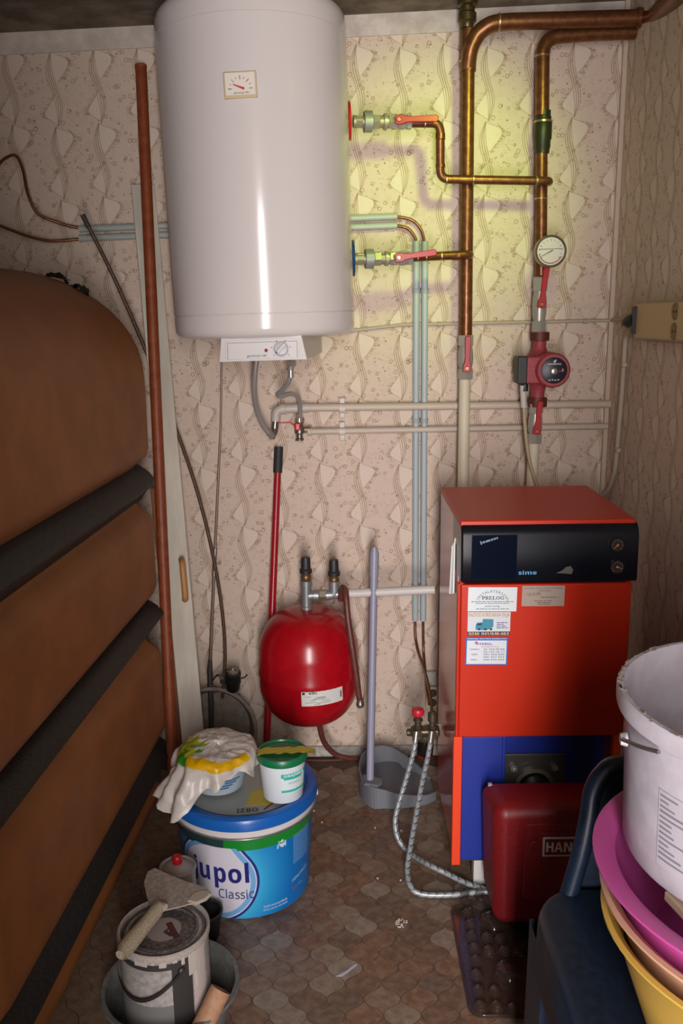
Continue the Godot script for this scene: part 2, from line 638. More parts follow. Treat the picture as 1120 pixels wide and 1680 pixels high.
# ---------------------------------------------------------------- floor: vinyl lantern tiles
func build_floor():
	var fl = part(self, "floor", box_mesh(2.6, 0.1, 3.75), mottled("joint", Color8(74, 58, 46), Color8(92, 74, 60), 0.3, 0.8, 0.0, 0.0, 2), Vector3(-0.34, -0.0515, -0.85))
	fl.set_meta("kind", "structure")
	fl.set_meta("label", "brown grey floor of lantern shaped tiles")
	fl.set_meta("category", "floor")
	var w = 0.0765
	var hh = 0.0445
	var poly := PackedVector2Array()
	var n = 5
	for q in 4:
		for i in n:
			var f = float(i) / n
			var zz = f * hh
			var hw = func(z):
				var c = cos(PI * z / hh)
				return w / 4.0 * (1.0 + signf(c) * pow(absf(c), 0.72))
			match q:
				0: poly.append(Vector2(hw.call(zz) - 0.0009, zz * 0.985))
				1: poly.append(Vector2(-(hw.call(hh - zz) - 0.0009), (hh - zz) * 0.985))
				2: poly.append(Vector2(-(hw.call(zz) - 0.0009), -zz * 0.985))
				3: poly.append(Vector2(hw.call(hh - zz) - 0.0009, -(hh - zz) * 0.985))
	for i in poly.size():
		if poly[i].x < 0.0 and i < 5: poly[i].x = 0.0
	var idx = Geometry2D.triangulate_polygon(poly)
	var make = func(st, o):
		for i in range(0, idx.size(), 3):
			var a = [];
			for j in 3: a.append(o + Vector3(poly[idx[i + j]].x, 0.0015, poly[idx[i + j]].y))
			tri(st, a[0], a[1], a[2], Vector3.UP, Vector3.UP, Vector3.UP)
		for i in poly.size():
			var j = (i + 1) % poly.size()
			var e = (poly[j] - poly[i])
			var nr = Vector3(e.y, 0, -e.x).normalized()
			if nr.dot(Vector3(poly[i].x, 0, poly[i].y)) < 0: nr = -nr
			var a = o + Vector3(poly[i].x, 0.0, poly[i].y)
			var b = o + Vector3(poly[j].x, 0.0, poly[j].y)
			tri(st, a, b, b + Vector3.UP * 0.0015, nr, nr, nr)
			tri(st, a, b + Vector3.UP * 0.0015, a + Vector3.UP * 0.0015, nr, nr, nr)
	var s1 = begin()
	make.call(s1, Vector3.ZERO)
	var tile = s1.commit()
	var tm = []
	for c in [[118, 94, 76, 136, 116, 98], [104, 80, 62, 124, 100, 82], [128, 112, 96, 146, 132, 116], [112, 84, 64, 134, 106, 84], [98, 78, 64, 118, 100, 84], [122, 104, 88, 142, 124, 106]]:
		tm.append(mottled("tile%d" % tm.size(), Color8(c[0], c[1], c[2]), Color8(c[3], c[4], c[5]), 0.16, 0.42, 0.0, 0.25, 20 + tm.size()))
	var rest = begin()
	var r := RandomNumberGenerator.new()
	r.seed = 3
	var count = 0
	for j in range(-18, 26):
		for i in range(-12, 12):
			var x = -0.043 + (i + (0.5 if j % 2 != 0 else 0.0)) * w
			var z = -1.695 + j * hh
			if z < WZ + 0.02 or x > RX - 0.02 or z > -0.6: continue
			var c = r.randi() % 6
			if x > -0.36 and x < 0.45 and z < -1.36 and z > -2.56 and count < 300:
				part(fl, "tile", tile, tm[c], Vector3(x, 0.05, z) - Vector3(-0.34, 0, -0.85))
				count += 1
			else: make.call(rest, Vector3(x, 0.05, z) - Vector3(-0.34, 0, -0.85))
	var o = part(fl, "outer_tiles", rest.commit(), tm[0])
	o.set_meta("kind", "stuff")

# ---------------------------------------------------------------- oil tank with steel bands
func build_oil_tank():
	var yaw = deg_to_rad(3.2)
	var t = thing("oil_tank", "large brown plastic oil tank held by black steel bands", "tank", Vector3(-0.497, 0.0, -2.3), "", Vector3(0, -yaw, 0))
	var prof = []
	var dip = func(y):
		var s = 0.0
		for b in [[0.165, 0.062], [0.575, 0.058], [0.947, 0.056]]:
			var k = absf(y - b[0]) / b[1]
			if k < 1.6: s = maxf(s, smoothstep(1.6, 0.7, k))
		return s
	prof.append(Vector2(-0.16, 0.012))
	prof.append(Vector2(-0.105, 0.018))
	for i in 62:
		var y = 0.03 + i * 0.0195
		var belly = 0.0
		prof.append(Vector2(-0.05 * dip.call(y) - 0.10 * pow(clampf((0.11 - y) / 0.11, 0, 1), 1.6), y))
	for i in range(1, 13):
		var a = PI * 0.5 * i / 12.0
		prof.append(Vector2(-0.37 + 0.37 * cos(a), 1.23 + 0.27 * sin(a)))
	for i in range(1, 9):
		var a = PI * 0.5 * i / 8.0
		prof.append(Vector2(-0.42 - 0.37 * sin(a), 1.23 + 0.27 * cos(a)))
	prof.append(Vector2(-0.79, 0.04))
	prof.append(Vector2(-0.74, 0.012))
	var n = prof.size()
	var nor = []
	for i in n:
		var tg = (prof[(i + 1) % n] - prof[(i + n - 1) % n]).normalized()
		nor.append(Vector2(tg.y, -tg.x))
	var rings = []
	var rn = []
	# far end first: z from -0.02 (cap) forward
	var rows = []
	for i in 7:
		var a = PI * 0.5 * i / 6.0
		rows.append([-0.02 + 0.05 * (1.0 - cos(a)), 0.05 * (1.0 - sin(a)), -cos(a)])
	rows.append([1.05, 0.0, 0.0])
	for i in range(1, 7):
		var a = PI * 0.5 * i / 6.0
		rows.append([1.05 + 0.05 * sin(a), 0.05 * (1.0 - cos(a)), sin(a)])
	var st = begin()
	for k in rows.size():
		var ring = []
		var nr = []
		for i in n:
			var p = prof[i] - nor[i] * rows[k][1]
			ring.append(Vector3(p.x, maxf(p.y, 0.01), rows[k][0]))
			var c = sqrt(maxf(0.0, 1.0 - rows[k][2] * rows[k][2]))
			nr.append(Vector3(nor[i].x * c, nor[i].y * c, rows[k][2]))
		rings.append(ring)
		rn.append(nr)
	for k in rows.size() - 1:
		for i in n:
			var j = (i + 1) % n
			tri(st, rings[k][i], rings[k][j], rings[k + 1][j], rn[k][i], rn[k][j], rn[k + 1][j])
			tri(st, rings[k][i], rings[k + 1][j], rings[k + 1][i], rn[k][i], rn[k + 1][j], rn[k + 1][i])
	for k in [0, rows.size() - 1]:
		var c = Vector3(-0.39, 0.75, rows[k][0])
		var f = Vector3(0, 0, -1.0 if k == 0 else 1.0)
		for i in n: tri(st, c, rings[k][i], rings[k][(i + 1) % n], f, f, f)
	part(t, "shell", st.commit(), mottled("tank", Color8(136, 84, 42), Color8(150, 94, 48), 0.9, 0.62, 0.0, 0.05, 12))
	var steel = mottled("band", Color8(34, 32, 31), Color8(58, 55, 51), 0.06, 0.55, 0.35, 0.5, 13)
	for b in [[0.105, 0.17, 0.222], [0.528, 0.578, 0.622], [0.9, 0.947, 0.995]]:
		var poly = [Vector2(-0.05, b[0] + 0.004), Vector2(-0.03, b[0]), Vector2(-0.012, lerpf(b[0], b[1], 0.5)), Vector2(0.014, b[1] - 0.002), Vector2(0.016, b[1] + 0.003), Vector2(-0.002, lerpf(b[1], b[2], 0.6)), Vector2(-0.03, b[2]), Vector2(-0.05, b[2] - 0.004)]
		var bs = begin()
		prism_to(bs, poly, 1.14, 0.0, Transform3D(Basis.IDENTITY, Vector3(-0.012, 0, -0.02)))
		part(t, "band", bs.commit(), steel)
	# dry leaves lying on top
	for q in [[Vector3(-0.6985, 1.47, -2.27), 0.4], [Vector3(-0.6461, 1.442, -2.27), -0.3]]:
		var lf = thing("dry_leaf", ["curled dark dry leaf lying on top of the oil tank", "smaller crumpled dry leaf on the rounded oil tank top"][0 if q[1] > 0 else 1], "leaf", q[0] + Vector3(0, -0.004, 0), "leaves on the oil tank")
		var ls = begin()
		var g = []
		for i in 7:
			var row = []
			for j in 5:
				var u = i / 6.0 * 2.0 - 1.0
				var v = j / 4.0 * 2.0 - 1.0
				row.append(Vector3(u * 0.028, 0.012 * (1 - u * u) + 0.008 * sin(u * 5.0 + v * 2.0), v * 0.014 * (1.05 - u * u)))
			g.append(row)
		for i in 6:
			for j in 4:
				var nv = Vector3(0, 1, 0)
				tri(ls, g[i][j], g[i][j + 1], g[i + 1][j + 1], nv, nv, nv)
				tri(ls, g[i][j], g[i + 1][j + 1], g[i + 1][j], nv, nv, nv)
		part(lf, "blade", ls.commit(), mat(62, 52, 36, 0.9), Vector3(0, 0.004, 0), Vector3(0, q[1], -0.35))
		part(lf, "stem", tube([Vector3(-0.03, 0.0, 0), Vector3(0.03, 0.01, 0.0)], 0.0012, 5), mat(62, 50, 34, 0.9), Vector3(0, 0.004, 0), Vector3(0, q[1], -0.35))

# ---------------------------------------------------------------- boiler
func dial(parent, at, r, rim, face, needle, ang, tick):
	var g = part(parent, "gauge", null, null, at)
	var s0 = begin()
	lathe_to(s0, V([r * 0.86, 0.0, r, 0.0, r, 0.004, r * 0.94, 0.006, r * 0.86, 0.004, r * 0.86, 0.0]), 28, Transform3D(Basis(Vector3(1, 0, 0), PI / 2), Vector3.ZERO))
	g.mesh = s0.commit()
	g.material_override = rim
	var s1 = begin()
	lathe_to(s1, V([0.0, 0.001, r * 0.88, 0.001, r * 0.88, 0.0022, 0.0, 0.0022]), 28, Transform3D(Basis(Vector3(1, 0, 0), PI / 2), Vector3.ZERO))
	part(g, "dial_face", s1.commit(), face)
	var s2 = begin()
	for i in 11:
		var a = deg_to_rad(-135 + 27 * i)
		rbox_to(s2, Vector3(r * 0.04, r * (0.16 if i % 5 == 0 else 0.1), 0.0006), 0.0001, 1, Transform3D(Basis(Vector3(0, 0, 1), -a), Vector3(sin(a), cos(a), 0) * r * 0.72 + Vector3(0, 0, 0.0024)))
	part(g, "scale_marks", s2.commit(), tick)
	var s3 = begin()
	prism_to(s3, [Vector2(-r * 0.06, -r * 0.15), Vector2(r * 0.06, -r * 0.15), Vector2(r * 0.02, r * 0.62), Vector2(-r * 0.02, r * 0.62)], 0.0006, 0.0, Transform3D(Basis(Vector3(0, 0, 1), ang), Vector3(0, 0, 0.003)))
	lathe_to(s3, V([0, 0.003, r * 0.13, 0.003, r * 0.13, 0.0042, 0, 0.0042]), 12, Transform3D(Basis(Vector3(1, 0, 0), PI / 2), Vector3.ZERO))
	part(g, "needle", s3.commit(), needle)
	return g

func build_boiler():
	var O = Vector3(0.4565, 0.0, -2.1)
	var t = thing("oil_boiler", "red orange floor standing oil boiler with black control panel and stickers", "boiler", O)
	var paint = mat(194, 44, 18, 0.3)
	var sheet = mat(194, 44, 18, 0.16)
	var z0 = -2.292
	var z1 = -1.907
	var zc = (z0 + z1) * 0.5
	var dz = z1 - z0
	# casing
	part(t, "side_panel", rbox(0.012, 0.84, dz, 0.003, 2), sheet, Vector3(0.269, 0.495, zc) - O)
	part(t, "side_panel", rbox(0.012, 0.84, dz, 0.003, 2), sheet, Vector3(0.642, 0.495, zc) - O)
	part(t, "back_panel", rbox(0.36, 0.84, 0.01, 0.002, 1), sheet, Vector3(0.4555, 0.495, z0 + 0.006) - O)
	part(t, "top_panel", rbox(0.389, 0.016, dz + 0.012, 0.005, 2), mat(194, 44, 18, 0.42), Vector3(0.4555, 0.922, zc + 0.004) - O)
	part(t, "base_plate", rbox(0.36, 0.012, dz - 0.01, 0.002, 1), mat(50, 46, 44, 0.6), Vector3(0.4555, 0.085, zc) - O)
	for p in [[0.33, -1.945], [0.60, -1.945], [0.33, -2.25], [0.60, -2.25]]:
		part(t, "foot", rbox(0.034, 0.08, 0.034, 0.003, 1), mat(205, 203, 196, 0.6), Vector3(p[0], 0.041, p[1]) - O)
	# door
	part(t, "front_door", rbox(0.384, 0.372, 0.022, 0.004, 2), paint, Vector3(0.458, 0.596, -1.911) - O)
	part(t, "door_edge", rbox(0.006, 0.372, 0.02, 0.002, 1), paint, Vector3(0.2625, 0.596, -1.915) - O)
	# control panel: black, its top edge and right end rounded
	var st = begin()
	var prof = [Vector2(-0.12, 0.13), Vector2(-0.0, 0.13), Vector2(0.012, 0.128), Vector2(0.022, 0.12), Vector2(0.027, 0.108), Vector2(0.03, 0.06), Vector2(0.03, 0.006), Vector2(0.026, 0.0), Vector2(-0.12, 0.0)]
	prism_to(st, prof, 0.389, 0.004, Transform3D(Basis(Vector3(0, 0, 1), Vector3(0, 1, 0), Vector3(-1, 0, 0)), Vector3(0.6515, 0.792, -1.908) - O))
	var pm = mat(14, 18, 26, 0.28)
	var cp = part(t, "control_panel", st.commit(), pm)
	var F = -1.8775
	part(cp, "hinged_cover", rbox(0.1, 0.1, 0.002, 0.0008, 1), mat(12, 19, 34, 0.1), Vector3(0.3345, 0.851, F - 0.0004) - O)
	dial(cp, Vector3(0.604, 0.876, F) - O, 0.0165, mat(60, 58, 56, 0.3, 0.6), mat(48, 42, 38, 0.4), mat(230, 140, 70, 0.5), 2.4, mat(210, 190, 170, 0.5))
	dial(cp, Vector3(0.606, 0.826, F) - O, 0.0165, mat(60, 58, 56, 0.3, 0.6), mat(56, 44, 38, 0.4), mat(220, 170, 140, 0.5), -1.9, mat(210, 190, 170, 0.5))
	lettering(cp, "sime", 0.0095, mat(92, 158, 205, 0.5), Vector3(0.409, 0.8155, F + 0.0008) - O, Vector3.ZERO, 0.04, 0.0, true)
	var slant = part(cp, "worn_print", rbox(0.003, 0.008, 0.0008, 0.0003, 1), mat(120, 140, 160, 0.6), Vector3(0.305, 0.884, F + 0.0006) - O, Vector3(0, 0, 0.3))
	print_row(slant, 0.003, 0.038, 0.0, 0.0045, mat(110, 130, 150, 0.6), 31)
	# the rubbed patch left by a torn label
	var sm = begin()
	prism_to(sm, [Vector2(-0.02, -0.006), Vector2(0.0, -0.007), Vector2(0.014, -0.009), Vector2(0.018, 0.0), Vector2(0.012, 0.01), Vector2(0.002, 0.008), Vector2(-0.006, 0.0)], 0.0003)
	part(cp, "glue_patch", sm.commit(), mat(96, 92, 86, 0.9), Vector3(0.492, 0.819, F) - O)
	# below the door: orange uprights, blue shield plate, dark burner bay
	part(t, "upright", rbox(0.021, 0.336, 0.02, 0.002, 1), mat(226, 66, 24, 0.45), Vector3(0.2655, 0.243, -1.911) - O)
	part(t, "upright", rbox(0.02, 0.336, 0.02, 0.002, 1), mat(226, 66, 24, 0.45), Vector3(0.638, 0.243, -1.911) - O)
	var blue = mat(28, 48, 140, 0.42)
	part(t, "shield_plate", rbox(0.095, 0.322, 0.008, 0.002, 1), blue, Vector3(0.3245, 0.246, -1.912) - O)
	part(t, "shield_plate", rbox(0.008, 0.322, 0.075, 0.002, 1), blue, Vector3(0.3755, 0.246, -1.948) - O)
	part(t, "bay_back", rbox(0.27, 0.322, 0.008, 0.002, 1), blue, Vector3(0.505, 0.246, -1.99) - O)
	var iron = mat(84, 80, 74, 0.35, 0.3)
	var fp = part(t, "flange_plate", rbox(0.155, 0.12, 0.008, 0.01, 2), iron, Vector3(0.462, 0.266, -1.981) - O)
	for s in [-1, 1]:
		var bs = begin()
		nut_to(bs, 0.011, 0.012, Transform3D(Basis(Vector3(1, 0, 0), PI / 2), Vector3(0, 0, 0.008)))
		lathe_to(bs, V([0, 0.014, 0.006, 0.014, 0.006, 0.02, 0, 0.022]), 12, Transform3D(Basis(Vector3(1, 0, 0), PI / 2), Vector3.ZERO))
		part(fp, "bolt", bs.commit(), mat(150, 146, 138, 0.3, 0.4), Vector3(s * 0.05, 0.026, 0))
	var nk = begin()
	lathe_to(nk, V([0.04, 0.0, 0.046, 0.0, 0.046, 0.012, 0.05, 0.014, 0.05, 0.02, 0.04, 0.02, 0.04, 0.0]), 32, Transform3D(Basis(Vector3(1, 0, 0), PI / 2), Vector3(0, -0.02, 0.004)))
	part(fp, "neck_ring", nk.commit(), mat(140, 132, 118, 0.3, 0.5))
	# stickers on the door
	var D = -1.8995
	var white = mat(214, 222, 222, 0.6)
	var navy = mat(20, 54, 96, 0.7)
	var s1 = part(t, "sticker", rbox(0.11, 0.057, 0.0008, 0.0003, 1), white, Vector3(0.337, 0.747, D) - O, Vector3(0, 0, -0.012), "white installer sticker with dark blue arched lettering")
	var word = "INSTALATERSTVO"
	for i in word.length():
		var a = deg_to_rad(-62.0 + 124.0 * i / (word.length() - 1))
		lettering(s1, word[i], 0.0062, navy, Vector3(sin(a) * 0.038, 0.0, 0.0004) + Vector3(0, -0.017 + cos(a) * 0.036, 0), Vector3(0, 0, -a))
	lettering(s1, "PRELOG", 0.0078, navy, Vector3(0.001, 0.0035, 0.0004), Vector3.ZERO, 0.05, 0.0, true, true)
	print_row(s1, -0.0475, 0.0475, -0.0055, 0.0013, navy, 1)
	print_row(s1, -0.0375, 0.0375, -0.0095, 0.0012, navy, 2)
	lettering(s1, "Janko Prelog", 0.0034, navy, Vector3(0, -0.0165, 0.0004), Vector3.ZERO, 0.034, 0.0, true)
	print_row(s1, -0.036, 0.038, -0.0225, 0.0013, navy, 3)
	var s2 = part(t, "sticker", rbox(0.096, 0.048, 0.0008, 0.0003, 1), mat(168, 152, 138, 0.75), Vector3(0.451, 0.7535, D) - O, Vector3(0, 0, -0.008), "faded beige service sticker with dull small print")
	var dull = mat(96, 80, 74, 0.8)
	lettering(s2, "MONTAZA, SERVIS OLJNIH IN PLINSKIH", 0.003, dull, Vector3(0, 0.018, 0.0004), Vector3.ZERO, 0.086)
	lettering(s2, "GORILNIKOV", 0.0028, dull, Vector3(0.003, 0.0125, 0.0004), Vector3.ZERO, 0.03)
	lettering(s2, "- 12.5.05", 0.006, mat(70, 64, 70, 0.8), Vector3(-0.024, 0.0045, 0.0004), Vector3(0, 0, 0.06), 0.036, 0.0, false, false, true)
	print_row(s2, -0.006, 0.03, -0.003, 0.0016, dull, 4)
	print_row(s2, -0.019, 0.023, -0.0115, 0.0013, dull, 5)
	print_row(s2, -0.013, 0.017, -0.0155, 0.0013, dull, 6)
	print_row(s2, -0.011, 0.016, -0.0192, 0.0013, dull, 7)
	var s3 = part(t, "sticker", rbox(0.0965, 0.056, 0.0008, 0.0003, 1), mat(206, 210, 216, 0.6), Vector3(0.3305, 0.689, D) - O, Vector3(0, 0, -0.006), "heating oil delivery sticker with a blue lorry")
	lettering(s3, "RAZVOZ KURILNEGA OLJA", 0.011, mat(176, 158, 84, 0.7), Vector3(0, 0.0205, 0.0004), Vector3.ZERO, 0.092, 0.0, true)
	part(s3, "blue_bar", rbox(0.0963, 0.0095, 0.0006, 0.0002, 1), mat(26, 44, 106, 0.6), Vector3(0, -0.023, 0.0005))
	lettering(s3, "GSM: 041/646-663", 0.0066, mat(226, 190, 84, 0.6), Vector3(0, -0.023, 0.0008), Vector3.ZERO, 0.091, 0.0, true)
	var lorry = begin()
	prism_to(lorry, V([-0.03, -0.014, -0.03, -0.003, -0.027, 0.003, -0.015, 0.004, -0.014, 0.012, 0.01, 0.011, 0.01, -0.008, 0.004, -0.009, 0.003, -0.012, -0.006, -0.015]), 0.0004, 0.0, Transform3D(Basis.IDENTITY, Vector3(0, 0, 0.0004)))
	part(s3, "lorry_print", lorry.commit(), mat(66, 138, 158, 0.7))
	var lw = begin()
	prism_to(lw, V([-0.028, -0.003, -0.026, 0.001, -0.016, 0.0015, -0.017, -0.003]), 0.0004, 0.0, Transform3D(Basis.IDENTITY, Vector3(0, 0, 0.0007)))
	for c in [-0.022, -0.008, 0.005]: prism_to(lw, _moved(ngon(0.003, 10), Vector2(c, -0.0125)), 0.0004, 0.0, Transform3D(Basis.IDENTITY, Vector3(0, 0, 0.0007)))
	part(s3, "lorry_print", lw.commit(), mat(28, 62, 84, 0.7))
	for k in 4: print_row(s3, 0.0175, [0.0445, 0.0355, 0.04, 0.0435][k], 0.003 - k * 0.0042, 0.0016, mat(60, 60, 120, 0.7), 8 + k)
	var s4 = part(t, "sticker", rbox(0.0965, 0.067, 0.0008, 0.0003, 1), mat(36, 96, 176, 0.6), Vector3(0.3265, 0.6235, D) - O, Vector3(0, 0, -0.012), "white telephone list sticker with blue border")
	part(s4, "white_field", rbox(0.0905, 0.057, 0.0006, 0.0002, 1), mat(212, 218, 222, 0.6), Vector3(0.0, -0.0025, 0.0005))
	lettering(s4, "PRODAJA NAFTNIH DERIVATOV", 0.0032, mat(220, 226, 230, 0.6), Vector3(0, 0.0297, 0.0004), Vector3.ZERO, 0.09, 0.0, true)
	lettering(s4, "STARin,", 0.0058, mat(28, 58, 140, 0.6), Vector3(-0.005, 0.0175, 0.0008), Vector3.ZERO, 0.036, 0.0, true, false, true)
	lettering(s4, "Lenart d.o.o.", 0.0036, mat(196, 50, 90, 0.6), Vector3(0.008, 0.0115, 0.0008), Vector3.ZERO, 0.04, 0.0, false, true, true)
	var star = []
	for i in 10: star.append(Vector2(sin(TAU * i / 10.0), cos(TAU * i / 10.0)) * (0.0052 if i % 2 == 0 else 0.002))
	var ss = begin()
	prism_to(ss, star, 0.0004, 0.0, Transform3D(Basis(Vector3(0, 0, 1), 0.3), Vector3(-0.024, 0.0205, 0.0008)))
	part(s4, "star_print", ss.commit(), mat(206, 52, 96, 0.6))
	var rows = [["Telefon:", "02 754 00 64"], ["", "02 755 05 11"], ["GSM:", "041 626 605"], ["", "041 557 553"], ["Mtel.:", "030 626 605"]]
	for k in 5:
		if rows[k][0] != "": lettering(s4, rows[k][0], 0.0036, navy, Vector3(-0.027, 0.005 - k * 0.0063, 0.0008), Vector3.ZERO, [0.024, 0, 0.014, 0, 0.017][k])
		lettering(s4, rows[k][1], 0.0038, navy, Vector3(0.017, 0.005 - k * 0.0063, 0.0008), Vector3.ZERO, 0.047)
	# folded leaflets tucked behind the side of the casing
	var lf = thing("folded_leaflet", "white folded leaflet clipped to the boiler's side panel", "leaflet", Vector3(0.258, 0.738, -1.95))
	part(lf, "sheet", prism([0, 0.004, 0.02, 0, 0.026, 0.006, 0.026, 0.125, 0.018, 0.132, 0.004, 0.118], 0.003, 0.0006), mat(224, 226, 220, 0.7), Vector3(-0.002, 0, -0.012), Vector3(0, PI / 2 - 0.25, 0))
	part(lf, "sheet", prism([0, 0.0, 0.016, -0.006, 0.022, 0.0, 0.024, 0.118, 0.012, 0.112], 0.003, 0.0006), mat(214, 218, 214, 0.7), Vector3(-0.011, 0.004, -0.01), Vector3(0, PI / 2 - 0.5, 0))

# a line of print too small to read: dashes of word length
func print_row(parent, x0, x1, y, h, material, seed_):
	var r := RandomNumberGenerator.new()
	r.seed = seed_
	var st = begin()
	var x = x0
	while x < x1 - 0.002:
		var l = minf(r.randf_range(0.004, 0.011), x1 - x)
		rbox_to(st, Vector3(l, h, 0.0003), 0.0001, 1, Transform3D(Basis.IDENTITY, Vector3(x + l * 0.5, y, 0.0006)))
		x += l + 0.0015
	part(parent, "print_line", st.commit(), material)

func _moved(poly, by):
	var out = []
	for p in poly: out.append(p + by)
	return out

func build_burner():
	var O = Vector3(0.442, 0.0, -1.79)
	var t = thing("oil_burner", "dark red oil burner with moulded cover and white framed name badge", "burner", O)
	var red = mottled("burner", Color8(112, 14, 20), Color8(132, 20, 26), 0.05, 0.45, 0.0, 0.12, 31)
	# cover: a rounded box that leans in towards its top back edge
	var st = begin()
	var cs = Vector3(0.25, 0.305, 0.185)
	var tmp = begin()
	rbox_to(tmp, cs, 0.03, 4)
	var arr = tmp.commit().surface_get_arrays(0)
	var vs = arr[Mesh.ARRAY_VERTEX]
	var ns = arr[Mesh.ARRAY_NORMAL]
	for i in vs.size():
		var p = vs[i]
		if p.z < 0.0 and p.y > 0.0: p.y -= 0.05 * (-p.z / 0.0925) * (p.y / 0.1625)
		var taper = 1.0 - 0.10 * clampf((-p.y - 0.05) / 0.11, 0, 1)
		p.x *= taper
		if p.z > 0.0: p.z -= 0.018 * clampf((-p.y) / 0.16, 0, 1)
		vs[i] = p
	arr[Mesh.ARRAY_VERTEX] = vs
	var cm := ArrayMesh.new()
	cm.add_surface_from_arrays(Mesh.PRIMITIVE_TRIANGLES, arr)
	var cv = part(t, "cover", cm, red, Vector3(0, 0.197, 0))
	# moulded panel on its face, the badge and round plug
	part(cv, "face_panel", prism(rect_poly(0.16, 0.18, 0.012), 0.006, 0.003), red, Vector3(0.02, 0.024, 0.0905), Vector3(-0.03, 0, 0))
	part(cv, "inner_panel", prism(rect_poly(0.11, 0.06, 0.006), 0.004, 0.002), red, Vector3(0.025, 0.064, 0.0935))
	var bd = part(cv, "badge", rbox(0.104, 0.046, 0.003, 0.001, 1), mat(206, 206, 202, 0.5), Vector3(0.031, 0.063, 0.099))
	part(bd, "badge_field", rbox(0.096, 0.038, 0.001, 0.0004, 1), red, Vector3(0, 0, 0.0013))
	lettering(bd, "HANSA", 0.0225, mat(220, 220, 216, 0.5), Vector3(0.0, 0, 0.0018), Vector3.ZERO, 0.089, 0.0, true)
	var pl = begin()
	lathe_to(pl, V([0.0, 0.0, 0.012, 0.0, 0.012, 0.003, 0.009, 0.004, 0.008, 0.002, 0, 0.002]), 20, Transform3D(Basis(Vector3(1, 0, 0), PI / 2), Vector3(-0.038, 0.066, 0.097)))
	part(cv, "plug", pl.commit(), red)
	# pale latch, flange neck towards the boiler and a base bracket
	part(t, "latch", rbox(0.01, 0.02, 0.012, 0.002, 1), mat(200, 198, 190, 0.5), Vector3(-0.108, 0.31, -0.06))
	part(t, "neck", lathe([0.0, 0.0, 0.036, 0.0, 0.036, 0.19, 0.0, 0.19], 24), mat(70, 68, 64, 0.4, 0.8), Vector3(0.02, 0.246, -0.01), Vector3(-PI / 2, 0, 0))
	part(t, "bracket", rbox(0.12, 0.044, 0.1, 0.004, 1), mat(40, 38, 38, 0.6), Vector3(0, 0.024, -0.02))

